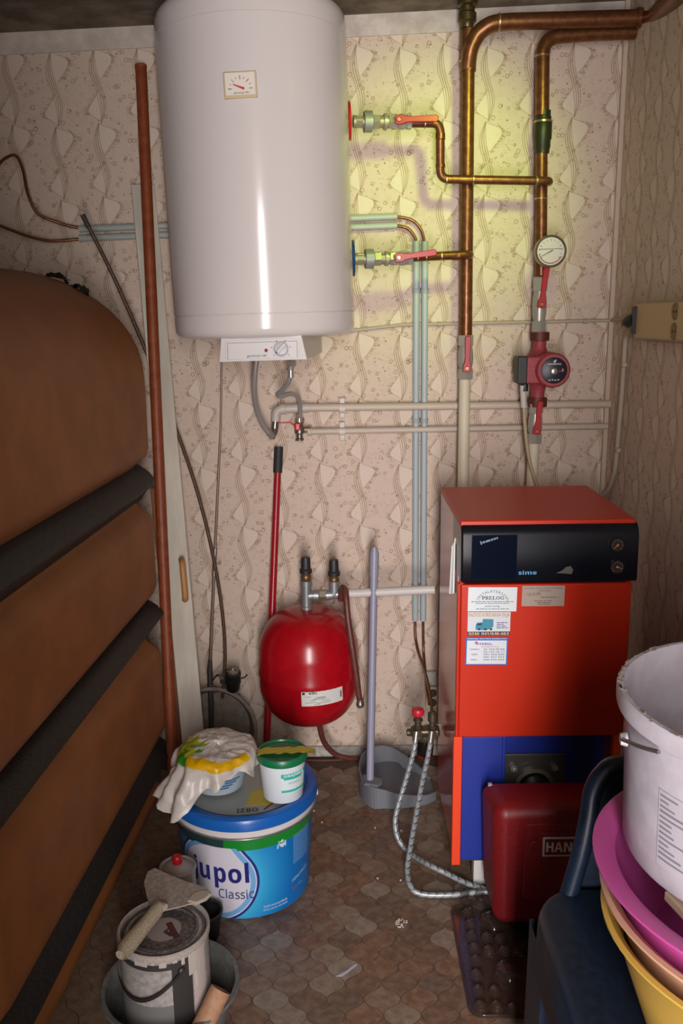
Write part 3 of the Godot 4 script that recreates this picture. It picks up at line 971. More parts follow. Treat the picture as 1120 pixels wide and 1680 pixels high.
# ---------------------------------------------------------------- water heater
func build_heater():
	var O = Vector3(-0.192, 1.325, -2.355)
	var t = thing("water_heater", "white enamelled electric water heater tank hung on the wall", "water heater", O, "", Vector3(0, 0, 0.02))
	var R = 0.2315
	var white = mat(214, 208, 204, 0.15)
	part(t, "body", lathe([0, 0.004, R - 0.03, 0.0, R - 0.012, 0.003, R - 0.004, 0.01, R, 0.022, R, 0.0555, R - 0.0025, 0.0565, R - 0.0025, 0.0575, R, 0.0585, R, 0.703, R - 0.0025, 0.704, R - 0.0025, 0.705, R, 0.706, R, 0.735, R - 0.003, 0.752, R - 0.012, 0.764, R - 0.03, 0.772, 0.12, 0.785, 0, 0.79], 72), white)
	part(t, "wall_bracket", rbox(0.36, 0.05, 0.06, 0.004, 1), mat(190, 188, 182, 0.5), Vector3(0, 0.6, -0.215))
	# thermometer
	var g = part(t, "thermometer", prism(rect_poly(0.074, 0.056, 0.002), 0.007, 0.0015), mat(200, 184, 146, 0.4), Vector3(-0.010, 0.553, R - 0.004), Vector3(0, -0.02, 0.015), "small cream thermometer window with red needle")
	part(g, "scale_plate", rbox(0.066, 0.046, 0.001, 0.0004, 1), mat(224, 218, 206, 0.4), Vector3(0, 0.002, 0.007))
	for k in 9:
		var a = PI - PI * k / 8.0
		var col = mat(40, 60, 110, 0.6) if k == 0 else (mat(170, 150, 110, 0.6) if k < 4 else (mat(110, 60, 50, 0.6) if k == 4 else mat(186, 40, 50, 0.6)))
		var long = 0.0085 if k % 2 == 0 else 0.004
		part(g, "scale_mark", rbox(long, 0.0016, 0.0005, 0.0001, 1), col, Vector3(cos(a) * 0.0235, -0.008 + sin(a) * 0.023, 0.0077), Vector3(0, 0, a))
	var nd = begin()
	prism_to(nd, V([0.003, -0.0025, 0.003, 0.0025, -0.024, 0.0012, -0.024, -0.0004]), 0.0008)
	part(g, "needle", nd.commit(), mat(196, 34, 52, 0.5), Vector3(0.006, -0.008, 0.0085), Vector3(0, 0, -0.38))
	lettering(g, "gorenje tiki", 0.0055, mat(50, 46, 44, 0.6), Vector3(0.002, -0.017, 0.0077), Vector3.ZERO, 0.033)
	# control box under the tank
	var c0 = [[-0.104, 0.197], [0.108, 0.197]]
	var st = begin()
	var bot = [Vector3(-0.13, -0.052, -0.15), Vector3(0.142, -0.052, -0.15), Vector3(0.112, -0.054, 0.197), Vector3(-0.098, -0.054, 0.197)]
	var top = [Vector3(-0.13, 0.004, -0.15), Vector3(0.142, 0.004, -0.15), Vector3(0.1, 0.004, 0.186), Vector3(-0.092, 0.004, 0.186)]
	for i in 4:
		var j = (i + 1) % 4
		var nv = -(bot[j] - bot[i]).cross(top[i] - bot[i]).normalized()
		if nv.dot((bot[i] + bot[j]) * 0.5) < 0: nv = -nv
		tri(st, bot[i], bot[j], top[j], nv, nv, nv)
		tri(st, bot[i], top[j], top[i], nv, nv, nv)
	tri(st, bot[0], bot[1], bot[2], Vector3.DOWN, Vector3.DOWN, Vector3.DOWN)
	tri(st, bot[0], bot[2], bot[3], Vector3.DOWN, Vector3.DOWN, Vector3.DOWN)
	var cb = part(t, "control_box", st.commit(), mat(206, 203, 200, 0.35))
	var fp = part(cb, "face_plate", prism(rect_poly(0.178, 0.046, 0.006), 0.003, 0.001), mat(210, 208, 206, 0.35), Vector3(0.006, -0.027, 0.1905), Vector3(-0.19, 0, 0))
	var line = begin()
	for s in [-1, 1]: rbox_to(line, Vector3(0.0012, 0.04, 0.0006), 0.0002, 1, Transform3D(Basis.IDENTITY, Vector3(s * 0.0835, -0.003, 0.0031)))
	rbox_to(line, Vector3(0.167, 0.0012, 0.0006), 0.0002, 1, Transform3D(Basis.IDENTITY, Vector3(0, 0.0165, 0.0031)))
	part(fp, "border_line", line.commit(), mat(120, 118, 120, 0.6))
	var kn = begin()
	lathe_to(kn, V([0.019, 0.0, 0.0195, 0.0, 0.0195, 0.002, 0.017, 0.002, 0.0165, 0.005, 0.015, 0.008, 0.0, 0.009]), 32, Transform3D(Basis(Vector3(1, 0, 0), PI / 2), Vector3.ZERO))
	var knob = part(fp, "knob", kn.commit(), mat(188, 188, 190, 0.3), Vector3(0.045, -0.002, 0.003))
	part(knob, "grip", rbox(0.008, 0.031, 0.006, 0.002, 1), mat(204, 203, 203, 0.3), Vector3(0, 0, 0.0105), Vector3(0, 0, -0.75))
	part(knob, "pointer_dot", lathe([0, 0, 0.0025, 0, 0.0025, 0.001, 0, 0.001], 10), mat(30, 36, 60, 0.5), Vector3(-0.010, -0.0095, 0.0125), Vector3(PI / 2, 0, 0))
	for k in 6:
		var a = deg_to_rad(-130 + k * 52)
		part(fp, "scale_dot", lathe([0, 0, 0.0013, 0, 0.0013, 0.0006, 0, 0.0006], 8), mat(40, 40, 46, 0.6), Vector3(0.045 + sin(a) * 0.0228, -0.002 + cos(a) * 0.0222, 0.003), Vector3(PI / 2, 0, 0))
	part(fp, "indicator_lamp", lathe([0, 0, 0.0042, 0, 0.004, 0.002, 0.002, 0.0035, 0, 0.0038], 14), mat(150, 26, 28, 0.25), Vector3(0.009, -0.004, 0.003), Vector3(PI / 2, 0, 0))
	lettering(fp, "gorenje tiki", 0.0075, mat(46, 46, 50, 0.6), Vector3(-0.014, -0.0165, 0.0031), Vector3.ZERO, 0.047)
	# side connections with coloured collars
	for q in [[0.532, mat(188, 22, 34, 0.4), "red hot water collar"], [0.1935, mat(24, 62, 122, 0.4), "blue cold water collar"]]:
		part(t, "connection_collar", lathe([0, 0.0, 0.046, 0.0, 0.047, 0.002, 0.045, 0.006, 0.014, 0.008, 0, 0.008], 32), q[1], Vector3(0.233, q[0], -0.072), Vector3(0, 0, -PI / 2), q[2])

# ================================================================ pipework
func run_pipe(parent, called, pts, r, material, bend = 0.0, segs = 14):
	var path = bent_path(pts, bend, 7) if bend > 0.0 else pts
	return part(parent, called, tube(path, r, segs, parent.position), material)

func collar(parent, at, dir, r, len, material, called = "solder_collar"):
	var st = begin()
	cyl_to(st, r, at - dir.normalized() * len * 0.5 - parent.position, at + dir.normalized() * len * 0.5 - parent.position, 18, minf(0.001, len * 0.3))
	return part(parent, called, st.commit(), material)

# a nickel ball valve between a and b with a red lever pointing along lever_dir
func ball_valve(label, a, b, r, lever_dir, lever_len, pivot = 0.5, long_nut = false):
	var t = thing("ball_valve", label, "valve", a, "red handled ball valves")
	var nickel = mat(168, 165, 155, 0.34, 0.35)
	var d = (b - a).normalized()
	var l = a.distance_to(b)
	var xf = along(Vector3.ZERO, d)
	var st = begin()
	lathe_to(st, V([0.0, l * 0.12, r * 0.95, l * 0.12, r * 0.95, l * 0.25, r * 1.12, l * 0.36, r * 1.18, l * 0.5, r * 1.12, l * 0.64, r * 0.95, l * 0.75, r * 0.95, l * 0.88, 0, l * 0.88]), 20, xf)
	part(t, "body", st.commit(), nickel)
	for f in [0.12, 0.88]:
		var s = begin()
		nut_to(s, r * 1.22, l * 0.24, xf * Transform3D(Basis.IDENTITY, Vector3(0, l * f, 0)))
		part(t, "nut", s.commit(), nickel)
	var pv = d * l * pivot
	var out = Vector3(0, 0, 1)
	var s2 = begin()
	cyl_to(s2, 0.006, pv + out * r * 0.8, pv + out * (r + 0.012), 12)
	part(t, "stem", s2.commit(), mat(140, 130, 100, 0.35, 0.8))
	var ld = lever_dir.normalized()
	var side = out.cross(ld)
	var B = Basis(ld, side, out)
	var s3 = begin()
	prism_to(s3, V([-0.010, -0.007, -0.008, -0.0115, 0.008, -0.0115, 0.016, -0.008, lever_len * 0.35, -0.0068, lever_len * 0.45, -0.0072, lever_len - 0.004, -0.0085, lever_len, -0.005, lever_len, 0.005, lever_len - 0.004, 0.0085, lever_len * 0.45, 0.0072, lever_len * 0.35, 0.0068, 0.016, 0.008, 0.008, 0.0115, -0.008, 0.0115, -0.010, 0.007]), 0.005, 0.0015, Transform3D(B, pv + out * (r + 0.008)))
	var lv = part(t, "lever", s3.commit(), mat(168, 18, 28, 0.35), Vector3.ZERO, Vector3.ZERO, "red lever handle")
	var s4 = begin()
	nut_to(s4, 0.0065, 0.004, along(pv + out * (r + 0.0145), out, Vector3(0, 1, 0)))
	part(lv, "lever_nut", s4.commit(), mat(170, 120, 90, 0.3, 0.8))
	return t

# union with a big hexagon nut and the smaller ones behind it
func union(label, a, b, r):
	var t = thing("pipe_union", label, "pipe fitting", a, "unions at the heater connections")
	var d = (b - a).normalized()
	var l = a.distance_to(b)
	var xf = along(Vector3.ZERO, d)
	var galv = mat(146, 148, 142, 0.4, 0.3)
	var st = begin()
	lathe_to(st, V([0, 0, r, 0, r, l, 0, l]), 20, xf)
	part(t, "nipple", st.commit(), mat(154, 146, 122, 0.4, 0.4))
	for q in [[0.14, 1.1, 0.16, 6], [0.36, 1.75, 0.2, 8], [0.56, 1.25, 0.16, 6], [0.78, 1.35, 0.08, 8], [0.93, 1.2, 0.14, 6]]:
		var s = begin()
		nut_to(s, r * q[1], l * q[2], xf * Transform3D(Basis(Vector3(0, 1, 0), 0.2), Vector3(0, l * q[0], 0)), q[3])
		part(t, "union_nut" if q[1] > 1.5 else "nut", s.commit(), galv if q[1] > 1.5 else mat(164, 158, 140, 0.35, 0.4))

func conduit(called, label, pts, r, material, bend = 0.0, group = ""):
	var t = thing(called, label, "conduit", pts[0], group)
	run_pipe(t, "tube", pts, r, material, bend, 12)
	return t

func clip_on(parent, at, dir, r, material):
	var st = begin()
	var d = dir.normalized()
	var xf = along(at - parent.position - d * 0.006, d)
	lathe_to(st, V([r, 0, r + 0.0022, 0, r + 0.0022, 0.012, r, 0.012]), 14, xf)
	part(parent, "clip", st.commit(), material)

func build_pipework():
	var cu = mottled("copper", Color8(104, 64, 38), Color8(132, 86, 54), 0.11, 0.36, 0.65, 0.0, 51)
	var solder = mat(190, 168, 140, 0.3, 0.85)
	var brass = mottled("brass_dark", Color8(70, 62, 36), Color8(104, 92, 54), 0.04, 0.4, 0.7, 0.0, 53)
	var lag = mat(206, 198, 172, 0.55)
	var grey = mat(166, 174, 168, 0.45)
	var X = Vector3(1, 0, 0)
	var Y = Vector3(0, 1, 0)
	# ---- first riser: main run with the branch off to the side at the top
	var a = Vector3(0.3465, 2.068, -2.52)
	var b = Vector3(0.354, 1.308, -2.52)
	var t = thing("copper_riser", "copper riser pipe with white lagged lower end next to heater", "pipe", b)
	run_pipe(t, "pipe", [a, b], 0.0175, cu)
	run_pipe(t, "lagged_pipe", [Vector3(0.3526, 1.2, -2.52), Vector3(0.3503, 0.8771, -2.5), Vector3(0.352, 0.70, -2.42)], 0.0165, lag, 0.05)
	run_pipe(t, "branch_pipe", [Vector3(0.3461, 2.007, -2.52), Vector3(0.3495, 2.05, -2.505), Vector3(0.367, 2.084, -2.5), Vector3(0.3965, 2.103, -2.49), Vector3(0.4387, 2.108, -2.49), Vector3(0.7802, 2.113, -2.49)], 0.0205, cu, 0.03, 16)
	run_pipe(t, "tee_body", [Vector3(0.3459, 2.1, -2.52), Vector3(0.3478, 1.998, -2.52)], 0.0205, cu)
	collar(t, Vector3(0.3457, 2.024, -2.52), Y, 0.0215, 0.006, solder)
	collar(t, Vector3(0.4199, 2.107, -2.49), X, 0.0218, 0.006, solder)
	run_pipe(t, "corner_elbow", [Vector3(0.7708, 2.113, -2.49), Vector3(0.8021, 2.114, -2.49), Vector3(0.8058, 2.101, -2.44), Vector3(0.7746, 2.075, -2.2), Vector3(0.7475, 2.067, -2)], 0.0245, cu, 0.05, 14)
	# dark brass vent fitting on its top
	var st = begin()
	var p0 = Vector3(0.3427, 2.103, -2.52) - t.position
	lathe_to(st, V([0, 0, 0.015, 0, 0.017, 0.01, 0.024, 0.016, 0.024, 0.034, 0.019, 0.038, 0.019, 0.05, 0.026, 0.054, 0.026, 0.072, 0.018, 0.08, 0.018, 0.1, 0, 0.1]), 20, Transform3D(Basis.IDENTITY, p0))
	part(t, "vent_fitting", st.commit(), brass)
	ball_valve("ball valve with upright red lever on first copper riser above white lagging", Vector3(0.3544, 1.196, -2.52), Vector3(0.3539, 1.318, -2.52), 0.0185, Vector3(0.3608, 1.313, -2.52) - Vector3(0.359, 1.227, -2.52), 0.088, 0.26)
	# ---- second riser with check valve, gauge, pump
	var b2 = Vector3(0.5578, 1.477, -2.52)
	var t2 = thing("copper_riser", "copper riser pipe bending over at top with check valve in it", "pipe", b2)
	run_pipe(t2, "pipe", [Vector3(0.7979, 2.092, -2.53), Vector3(0.661, 2.088, -2.525), Vector3(0.5406, 2.078, -2.52), Vector3(0.546, 1.888, -2.52)], 0.0185, cu, 0.045, 16)
	run_pipe(t2, "pipe", [Vector3(0.5475, 1.804, -2.52), b2], 0.0165, cu)
	collar(t2, Vector3(0.5407, 2.034, -2.52), Y, 0.0195, 0.005, solder)
	collar(t2, Vector3(0.5504, 1.678, -2.52), Y, 0.0175, 0.004, solder)
	var cv = thing("check_valve", "dark brass check valve in the second copper riser", "valve", Vector3(0.5495, 1.793, -2.52))
	var s = begin()
	var L = (Vector3(0.5456, 1.9, -2.52) - Vector3(0.5495, 1.793, -2.52)).length()
	lathe_to(s, V([0, 0, 0.0185, 0, 0.0195, L * .12, 0.021, L * .14, 0.021, L * .3, 0.0235, L * .34, 0.0235, L * .72, 0.021, L * .76, 0.021, L * .86, 0.019, L * .88, 0.019, L, 0, L]), 24)
	part(cv, "body", s.commit(), mat(52, 54, 36, 0.45, 0.5))
	var s2 = begin()
	lathe_to(s2, V([0.0235, 0, 0.0242, 0, 0.0242, 0.005, 0.0235, 0.005]), 24, Transform3D(Basis.IDENTITY, Vector3(0, L * .72, 0)))
	part(cv, "ring", s2.commit(), solder)
	# temperature gauge
	var tg = thing("temperature_gauge", "round white faced temperature gauge with metal rim on copper riser", "gauge", Vector3(0.5683, 1.537, -2.46))
	var s3 = begin()
	lathe_to(s3, V([0, -0.02, 0.0395, -0.02, 0.0425, -0.014, 0.0425, 0.002, 0.040, 0.006, 0.0365, 0.003, 0.0365, -0.002, 0, -0.002]), 36, Transform3D(Basis(X, PI / 2), Vector3.ZERO))
	part(tg, "case", s3.commit(), mat(150, 140, 128, 0.3, 0.8))
	var s4 = begin()
	lathe_to(s4, V([0, 0.0, 0.0365, 0.0, 0.0365, 0.0005, 0, 0.0005]), 32, Transform3D(Basis(X, PI / 2), Vector3.ZERO))
	part(tg, "dial_face", s4.commit(), mat(206, 202, 194, 0.4))
	var tk = begin()
	for i in 13:
		var an = deg_to_rad(-125 + i * 20.8)
		rbox_to(tk, Vector3(0.0012, 0.006 if i % 3 == 0 else 0.0035, 0.0006), 0.0002, 1, Transform3D(Basis(Vector3(0, 0, 1), -an), Vector3(sin(an), cos(an), 0) * 0.029 + Vector3(0, 0, 0.0012)))
	rbox_to(tk, Vector3(0.066, 0.0012, 0.0006), 0.0002, 1, Transform3D(Basis(Vector3(0, 0, 1), 0.03), Vector3(0, 0.006, 0.0012)))
	part(tg, "scale_marks", tk.commit(), mat(70, 66, 66, 0.6))
	var ar = begin()
	lathe_to(ar, V([0.030, 0.0012, 0.0325, 0.0012]), 20, Transform3D(Basis(X, PI / 2), Vector3.ZERO), -1.35, 2.5)
	part(tg, "scale_arc", ar.commit(), mat(150, 60, 50, 0.5))
	var nd = begin()
	prism_to(nd, V([0.006, -0.0012, 0.006, 0.0012, -0.027, 0.0004, -0.027, -0.0004]), 0.0008, 0.0, Transform3D(Basis(Vector3(0, 0, 1), 0.5), Vector3(0, 0, 0.0018)))
	part(tg, "needle", nd.commit(), mat(30, 28, 30, 0.5))
	run_pipe(tg, "stem", [Vector3(0.5734, 1.539, -2.482), Vector3(0.56, 1.553, -2.52)], 0.008, brass)
	ball_valve("upper ball valve over the pump with slanting red lever", Vector3(0.5568, 1.317, -2.52), Vector3(0.5563, 1.472, -2.52), 0.017, Vector3(0.5712, 1.489, -2.5) - Vector3(0.5613, 1.398, -2.5), 0.1, 0.53)
	# ---- circulation pump
	var pu = thing("circulation_pump", "pinkish red circulation pump with black round face and terminal box", "pump", Vector3(0.5602, 1.223, -2.52))
	var red = mottled("pump", Color8(138, 50, 56), Color8(164, 66, 72), 0.04, 0.55, 0.0, 0.1, 61)
	var P = pu.position
	var top = Vector3(0.5566, 1.324, -2.52) - P
	var bot = Vector3(0.5586, 1.121, -2.52) - P
	var h = top.y
	var hb = -bot.y
	var s5 = begin()
	lathe_to(s5, V([0, -hb + 0.02, 0.019, -hb + 0.02, 0.0185, -0.07, 0.024, -0.045, 0.04, -0.03, 0.044, 0.0, 0.04, 0.03, 0.024, 0.045, 0.0185, 0.062, 0.019, h - 0.02, 0, h - 0.02]), 28)
	lathe_to(s5, V([0, -0.02, 0.046, -0.02, 0.048, 0.01, 0.047, 0.07, 0.0425, 0.076, 0, 0.076]), 36, Transform3D(Basis(X, PI / 2), Vector3(0.02, 0.0, 0.02)))
	part(pu, "housing", s5.commit(), red)
	for q in [[h - 0.012, 0.024, "top"], [-hb + 0.008, 0.026, "low"]]:
		var s6 = begin()
		nut_to(s6, 0.028, q[1], Transform3D(Basis.IDENTITY, Vector3(0, q[0], 0)), 8)
		part(pu, "flange_nut", s6.commit(), mat(96, 44, 38, 0.55, 0.3))
	part(pu, "motor_block", rbox(0.05, 0.074, 0.06, 0.006, 2), red, Vector3(-0.026, 0.0, 0.05))
	var s7 = begin()
	lathe_to(s7, V([0, 0.0, 0.0355, 0.0, 0.0355, 0.002, 0.034, 0.003, 0, 0.003]), 36, Transform3D(Basis(X, PI / 2), Vector3(0.021, 0, 0.0955)))
	var nf = part(pu, "name_plate", s7.commit(), mat(30, 30, 42, 0.4))
	var s8 = begin()
	lathe_to(s8, V([0, 0.0, 0.009, 0.0, 0.009, 0.004, 0.0075, 0.005, 0, 0.005]), 18, Transform3D(Basis(X, PI / 2), Vector3(0.021, -0.002, 0.098)))
	part(nf, "vent_screw", s8.commit(), mat(170, 168, 160, 0.3, 0.8))
	lettering(nf, "GRUNDFOS", 0.0042, mat(206, 204, 204, 0.5), Vector3(0.021, 0.0175, 0.0986), Vector3.ZERO, 0.036, 0.0, true)
	part(nf, "logo", prism([-0.004, 0.0, 0.0, -0.003, 0.005, 0.0, 0.003, 0.001, 0.006, 0.006, 0.0, 0.003], 0.0005), mat(206, 204, 204, 0.5), Vector3(0.021, 0.024, 0.0984))
	for k in 4: part(nf, "print_block", rbox(0.005, 0.0032, 0.0005, 0.0002, 1), mat(196, 190, 190, 0.5), Vector3(0.009 + k * 0.008, -0.026 + 0.001 * (k % 2), 0.0986))
	for k in 3: part(nf, "print_line", rbox(0.014, 0.0012, 0.0004, 0.0001, 1), mat(130, 126, 132, 0.6), Vector3(0.001 if k < 2 else 0.04, 0.006 - 0.004 * k, 0.0986))
	part(nf, "print_mark", rbox(0.005, 0.008, 0.0005, 0.0002, 1), mat(186, 96, 110, 0.5), Vector3(0.044, 0.001, 0.0986))
	part(pu, "terminal_box", rbox(0.026, 0.074, 0.062, 0.003, 1), mat(30, 33, 30, 0.5), Vector3(-0.062, 0.001, 0.055))
	part(pu, "cable_gland", lathe([0, 0, 0.009, 0, 0.009, 0.02, 0.007, 0.022, 0, 0.022], 12), mat(28, 28, 28, 0.5), Vector3(-0.049, -0.058, 0.06))
	ball_valve("lower ball valve under the pump with red lever reaching up", Vector3(0.5544, 1.012, -2.515), Vector3(0.5557, 1.125, -2.515), 0.0175, Vector3(0.564, 1.139, -2.5) - Vector3(0.5568, 1.051, -2.5), 0.085, 0.34)
	var lg = thing("lagged_pipe", "white lagged pipe dropping from the pump to behind the boiler", "pipe", Vector3(0.549, 0.8747, -2.5))
	run_pipe(lg, "pipe", [Vector3(0.5541, 1.021, -2.515), Vector3(0.5472, 0.8747, -2.5), Vector3(0.555, 0.72, -2.42)], 0.0165, lag, 0.05)
	var pc = thing("power_cable", "beige pump cable hanging from the black terminal box", "cable", Vector3(0.5536, 0.893, -2.46))
	part(pc, "cable", tube(smooth_path([Vector3(0.5087, 1.172, -2.47), Vector3(0.5119, 1.125, -2.47), Vector3(0.5183, 1.065, -2.475), Vector3(0.5294, 0.9869, -2.475), Vector3(0.5471, 0.9255, -2.475), Vector3(0.5632, 0.8821, -2.47), Vector3(0.60, 0.80, -2.44)], 5), 0.0052, 8, pc.position), mat(176, 160, 130, 0.6))
	part(pc, "sheath", tube([Vector3(0.5046, 1.182, -2.46), Vector3(0.5116, 1.12, -2.468)], 0.0085, 10, pc.position), mat(196, 192, 182, 0.5))
	# ---- hot branch from heater to second riser
	union("galvanised union between red collar and upper ball valve", Vector3(0.0419, 1.86, -2.427), Vector3(0.1474, 1.861, -2.44), 0.0155)
	ball_valve("ball valve with level red lever on hot branch of heater", Vector3(0.1411, 1.861, -2.44), Vector3(0.1917, 1.862, -2.445), 0.0165, X + Y * 0.02, 0.1, 0.35)
	var hb_ = thing("copper_branch_pipe", "stepped copper branch running from hot valve to second riser", "pipe", Vector3(0.2729, 1.724, -2.48), "copper branches of the heater")
	run_pipe(hb_, "pipe", [Vector3(0.1823, 1.859, -2.445), Vector3(0.2684, 1.86, -2.455), Vector3(0.2728, 1.726, -2.48), Vector3(0.3427, 1.724, -2.482), Vector3(0.56, 1.718, -2.482), Vector3(0.5691, 1.721, -2.515)], 0.0115, cu, 0.024, 14)
	collar(hb_, Vector3(0.2694, 1.828, -2.46), Y, 0.0128, 0.016, cu)
	collar(hb_, Vector3(0.2696, 1.822, -2.461), Y, 0.0132, 0.003, solder)
	collar(hb_, Vector3(0.2718, 1.758, -2.474), Y, 0.0126, 0.01, cu)
	collar(hb_, Vector3(0.2285, 1.858, -2.45), X, 0.0126, 0.004, solder)
	collar(hb_, Vector3(0.2892, 1.724, -2.481), X, 0.0128, 0.004, solder)
	collar(hb_, Vector3(0.3606, 1.724, -2.482), X, 0.0128, 0.004, solder)
	collar(hb_, Vector3(0.5292, 1.719, -2.482), X, 0.0128, 0.006, solder)
	var cp = thing("copper_branch_pipe", "short level copper branch from cold valve to first riser", "pipe", Vector3(0.3543, 1.53, -2.48), "copper branches of the heater")
	union("galvanised union between blue collar and lower ball valve", Vector3(0.04203, 1.521, -2.427), Vector3(0.1509, 1.522, -2.44), 0.0155)
	ball_valve("ball valve with tilted red lever on cold branch of heater", Vector3(0.1428, 1.522, -2.44), Vector3(0.1967, 1.523, -2.445), 0.0165, X + Y * 0.13, 0.1, 0.3)
	run_pipe(cp, "pipe", [Vector3(0.1869, 1.524, -2.445), Vector3(0.2741, 1.529, -2.47), Vector3(0.3526, 1.532, -2.48), Vector3(0.3585, 1.534, -2.51)], 0.0115, cu, 0.018, 14)
	for q in [688, 712]: pass
	collar(cp, Vector3(0.2119, 1.525, -2.452), X, 0.0128, 0.004, solder)
	collar(cp, Vector3(0.2353, 1.527, -2.459), X, 0.0128, 0.004, solder)
	collar(cp, Vector3(0.2775, 1.529, -2.471), X, 0.0130, 0.005, solder)
	collar(cp, Vector3(0.3176, 1.53, -2.477), X, 0.0126, 0.02, cu)
	# ---- copper oil lines in grey sleeves
	for k in 2:
		var yl = [375, 390][k]
		var yr = [356, 371][k]
		var sl = thing("conduit_sleeve", ["upper grey sleeve running level behind the heater", "lower grey sleeve running level behind the heater"][k], "conduit", Vector3(-0.7246, 1.611, -2.588) + Vector3(0, -0.02 * k, 0), "level sleeves of the oil lines")
		run_pipe(sl, "tube", [[Vector3(-0.7239, 1.621, -2.588), Vector3(-0.7257, 1.596, -2.588)][k], [Vector3(0.165, 1.644, -2.588), Vector3(0.165, 1.62, -2.588)][k]], 0.0092, grey, 0.0, 12)
		var vs_ = thing("conduit_sleeve", ["grey upright sleeve nearer the heater beside first riser", "grey upright sleeve nearer the first copper riser"][k], "conduit", [Vector3(0.2263, 0.4586, -2.58), Vector3(0.2487, 0.4583, -2.58)][k], "upright sleeves of the oil lines")
		run_pipe(vs_, "tube", [[Vector3(0.2197, 1.577, -2.586), Vector3(0.2437, 1.576, -2.586)][k], [Vector3(0.223, 0.4565, -2.586), Vector3(0.2474, 0.4562, -2.586)][k]], 0.0096, mat(164, 178, 180, 0.42), 0.0, 14)
		for v in [0.12, 0.45, 0.9]:
			var pp = vs_.get_child(0)
			clip_on(vs_, [Vector3(0.2197, 1.577, -2.586), Vector3(0.2437, 1.576, -2.586)][k].lerp([Vector3(0.223, 0.4565, -2.586), Vector3(0.2474, 0.4562, -2.586)][k], v), Y, 0.0097, mat(152, 160, 160, 0.5))
		var ol = thing("oil_line", ["outer thin copper oil line arching out of the sleeves", "inner thin copper oil line bending out of the sleeves"][k], "pipe", [Vector3(0.2351, 1.611, -2.588), Vector3(0.2147, 1.595, -2.588)][k], "copper oil lines")
		part(ol, "bend", tube(smooth_path([[Vector3(0.1463, 1.643, -2.588), Vector3(0.1803, 1.641, -2.588), Vector3(0.2111, 1.631, -2.588), Vector3(0.2317, 1.609, -2.588), Vector3(0.2403, 1.583, -2.587), Vector3(0.2421, 1.562, -2.586)], [Vector3(0.1463, 1.619, -2.588), Vector3(0.1719, 1.618, -2.588), Vector3(0.1941, 1.612, -2.588), Vector3(0.2095, 1.597, -2.588), Vector3(0.2181, 1.58, -2.587), Vector3(0.2181, 1.562, -2.586)]][k], 5), 0.0042, 9, ol.position), cu)
		part(ol, "tail", tube(smooth_path([[Vector3(-0.7067, 1.622, -2.588), Vector3(-0.7415, 1.627, -2.58), Vector3(-0.7816, 1.639, -2.57), Vector3(-0.8239, 1.66, -2.55), Vector3(-0.8396, 1.708, -2.53), Vector3(-0.8374, 1.763, -2.5), Vector3(-0.8452, 1.796, -2.48), Vector3(-0.8625, 1.79, -2.46), Vector3(-0.8827, 1.76, -2.43), Vector3(-0.933, 1.675, -2.4)], [Vector3(-0.7087, 1.596, -2.588), Vector3(-0.7494, 1.591, -2.58), Vector3(-0.8029, 1.588, -2.56), Vector3(-0.8508, 1.599, -2.53), Vector3(-0.8886, 1.614, -2.5), Vector3(-0.9413, 1.632, -2.45), Vector3(-0.9722, 1.6, -2.4)]][k], 5), 0.0042, 9, ol.position), cu)
		part(ol, "drop", tube(smooth_path([[Vector3(0.2229, 0.4723, -2.586), Vector3(0.2228, 0.4151, -2.58), Vector3(0.228, 0.3749, -2.55), Vector3(0.2366, 0.3557, -2.48), Vector3(0.2394, 0.3527, -2.36), Vector3(0.2388, 0.343, -2.25), Vector3(0.2356, 0.3165, -2.2)], [Vector3(0.2473, 0.472, -2.586), Vector3(0.2478, 0.4126, -2.586), Vector3(0.2496, 0.3509, -2.58), Vector3(0.248, 0.3195, -2.52), Vector3(0.2402, 0.3128, -2.4), Vector3(0.2391, 0.311, -2.3)]][k], 5), 0.0042, 9, ol.position), cu)
	# ---- level water pipes, their brackets
	var w1 = conduit("water_pipe", "upper white painted water pipe running level along the wall", [Vector3(-0.1024, 1.116, -2.57), Vector3(0.785, 1.115, -2.58)], 0.0112, mat(196, 182, 164, 0.5), 0.0, "level water pipes")
	var w2 = conduit("water_pipe", "lower white painted water pipe running level along the wall", [Vector3(-0.09337, 1.046, -2.575), Vector3(0.7822, 1.05, -2.583)], 0.0092, mat(192, 180, 164, 0.5), 0.0, "level water pipes")
	w1.set_meta("category", "pipe")
	w2.set_meta("category", "pipe")
	run_pipe(w1, "elbow", [Vector3(-0.09181, 1.116, -2.57), Vector3(-0.1553, 1.114, -2.565), Vector3(-0.185, 1.111, -2.56), Vector3(-0.1873, 1.078, -2.555)], 0.0135, mat(186, 178, 168, 0.45), 0.02, 16)
	collar(w1, Vector3(-0.1658, 1.114, -2.565), X, 0.0155, 0.016, mat(186, 178, 168, 0.45), "elbow_socket")
	run_pipe(w1, "chrome_nipple", [Vector3(-0.1871, 1.085, -2.555), Vector3(-0.1913, 1.05, -2.55), Vector3(-0.1972, 1.039, -2.53)], 0.0105, mat(150, 146, 140, 0.3, 0.85), 0.01, 14)
	collar(w2, Vector3(-0.08977, 1.046, -2.574), X, 0.0125, 0.014, mat(186, 178, 160, 0.5), "end_nut")
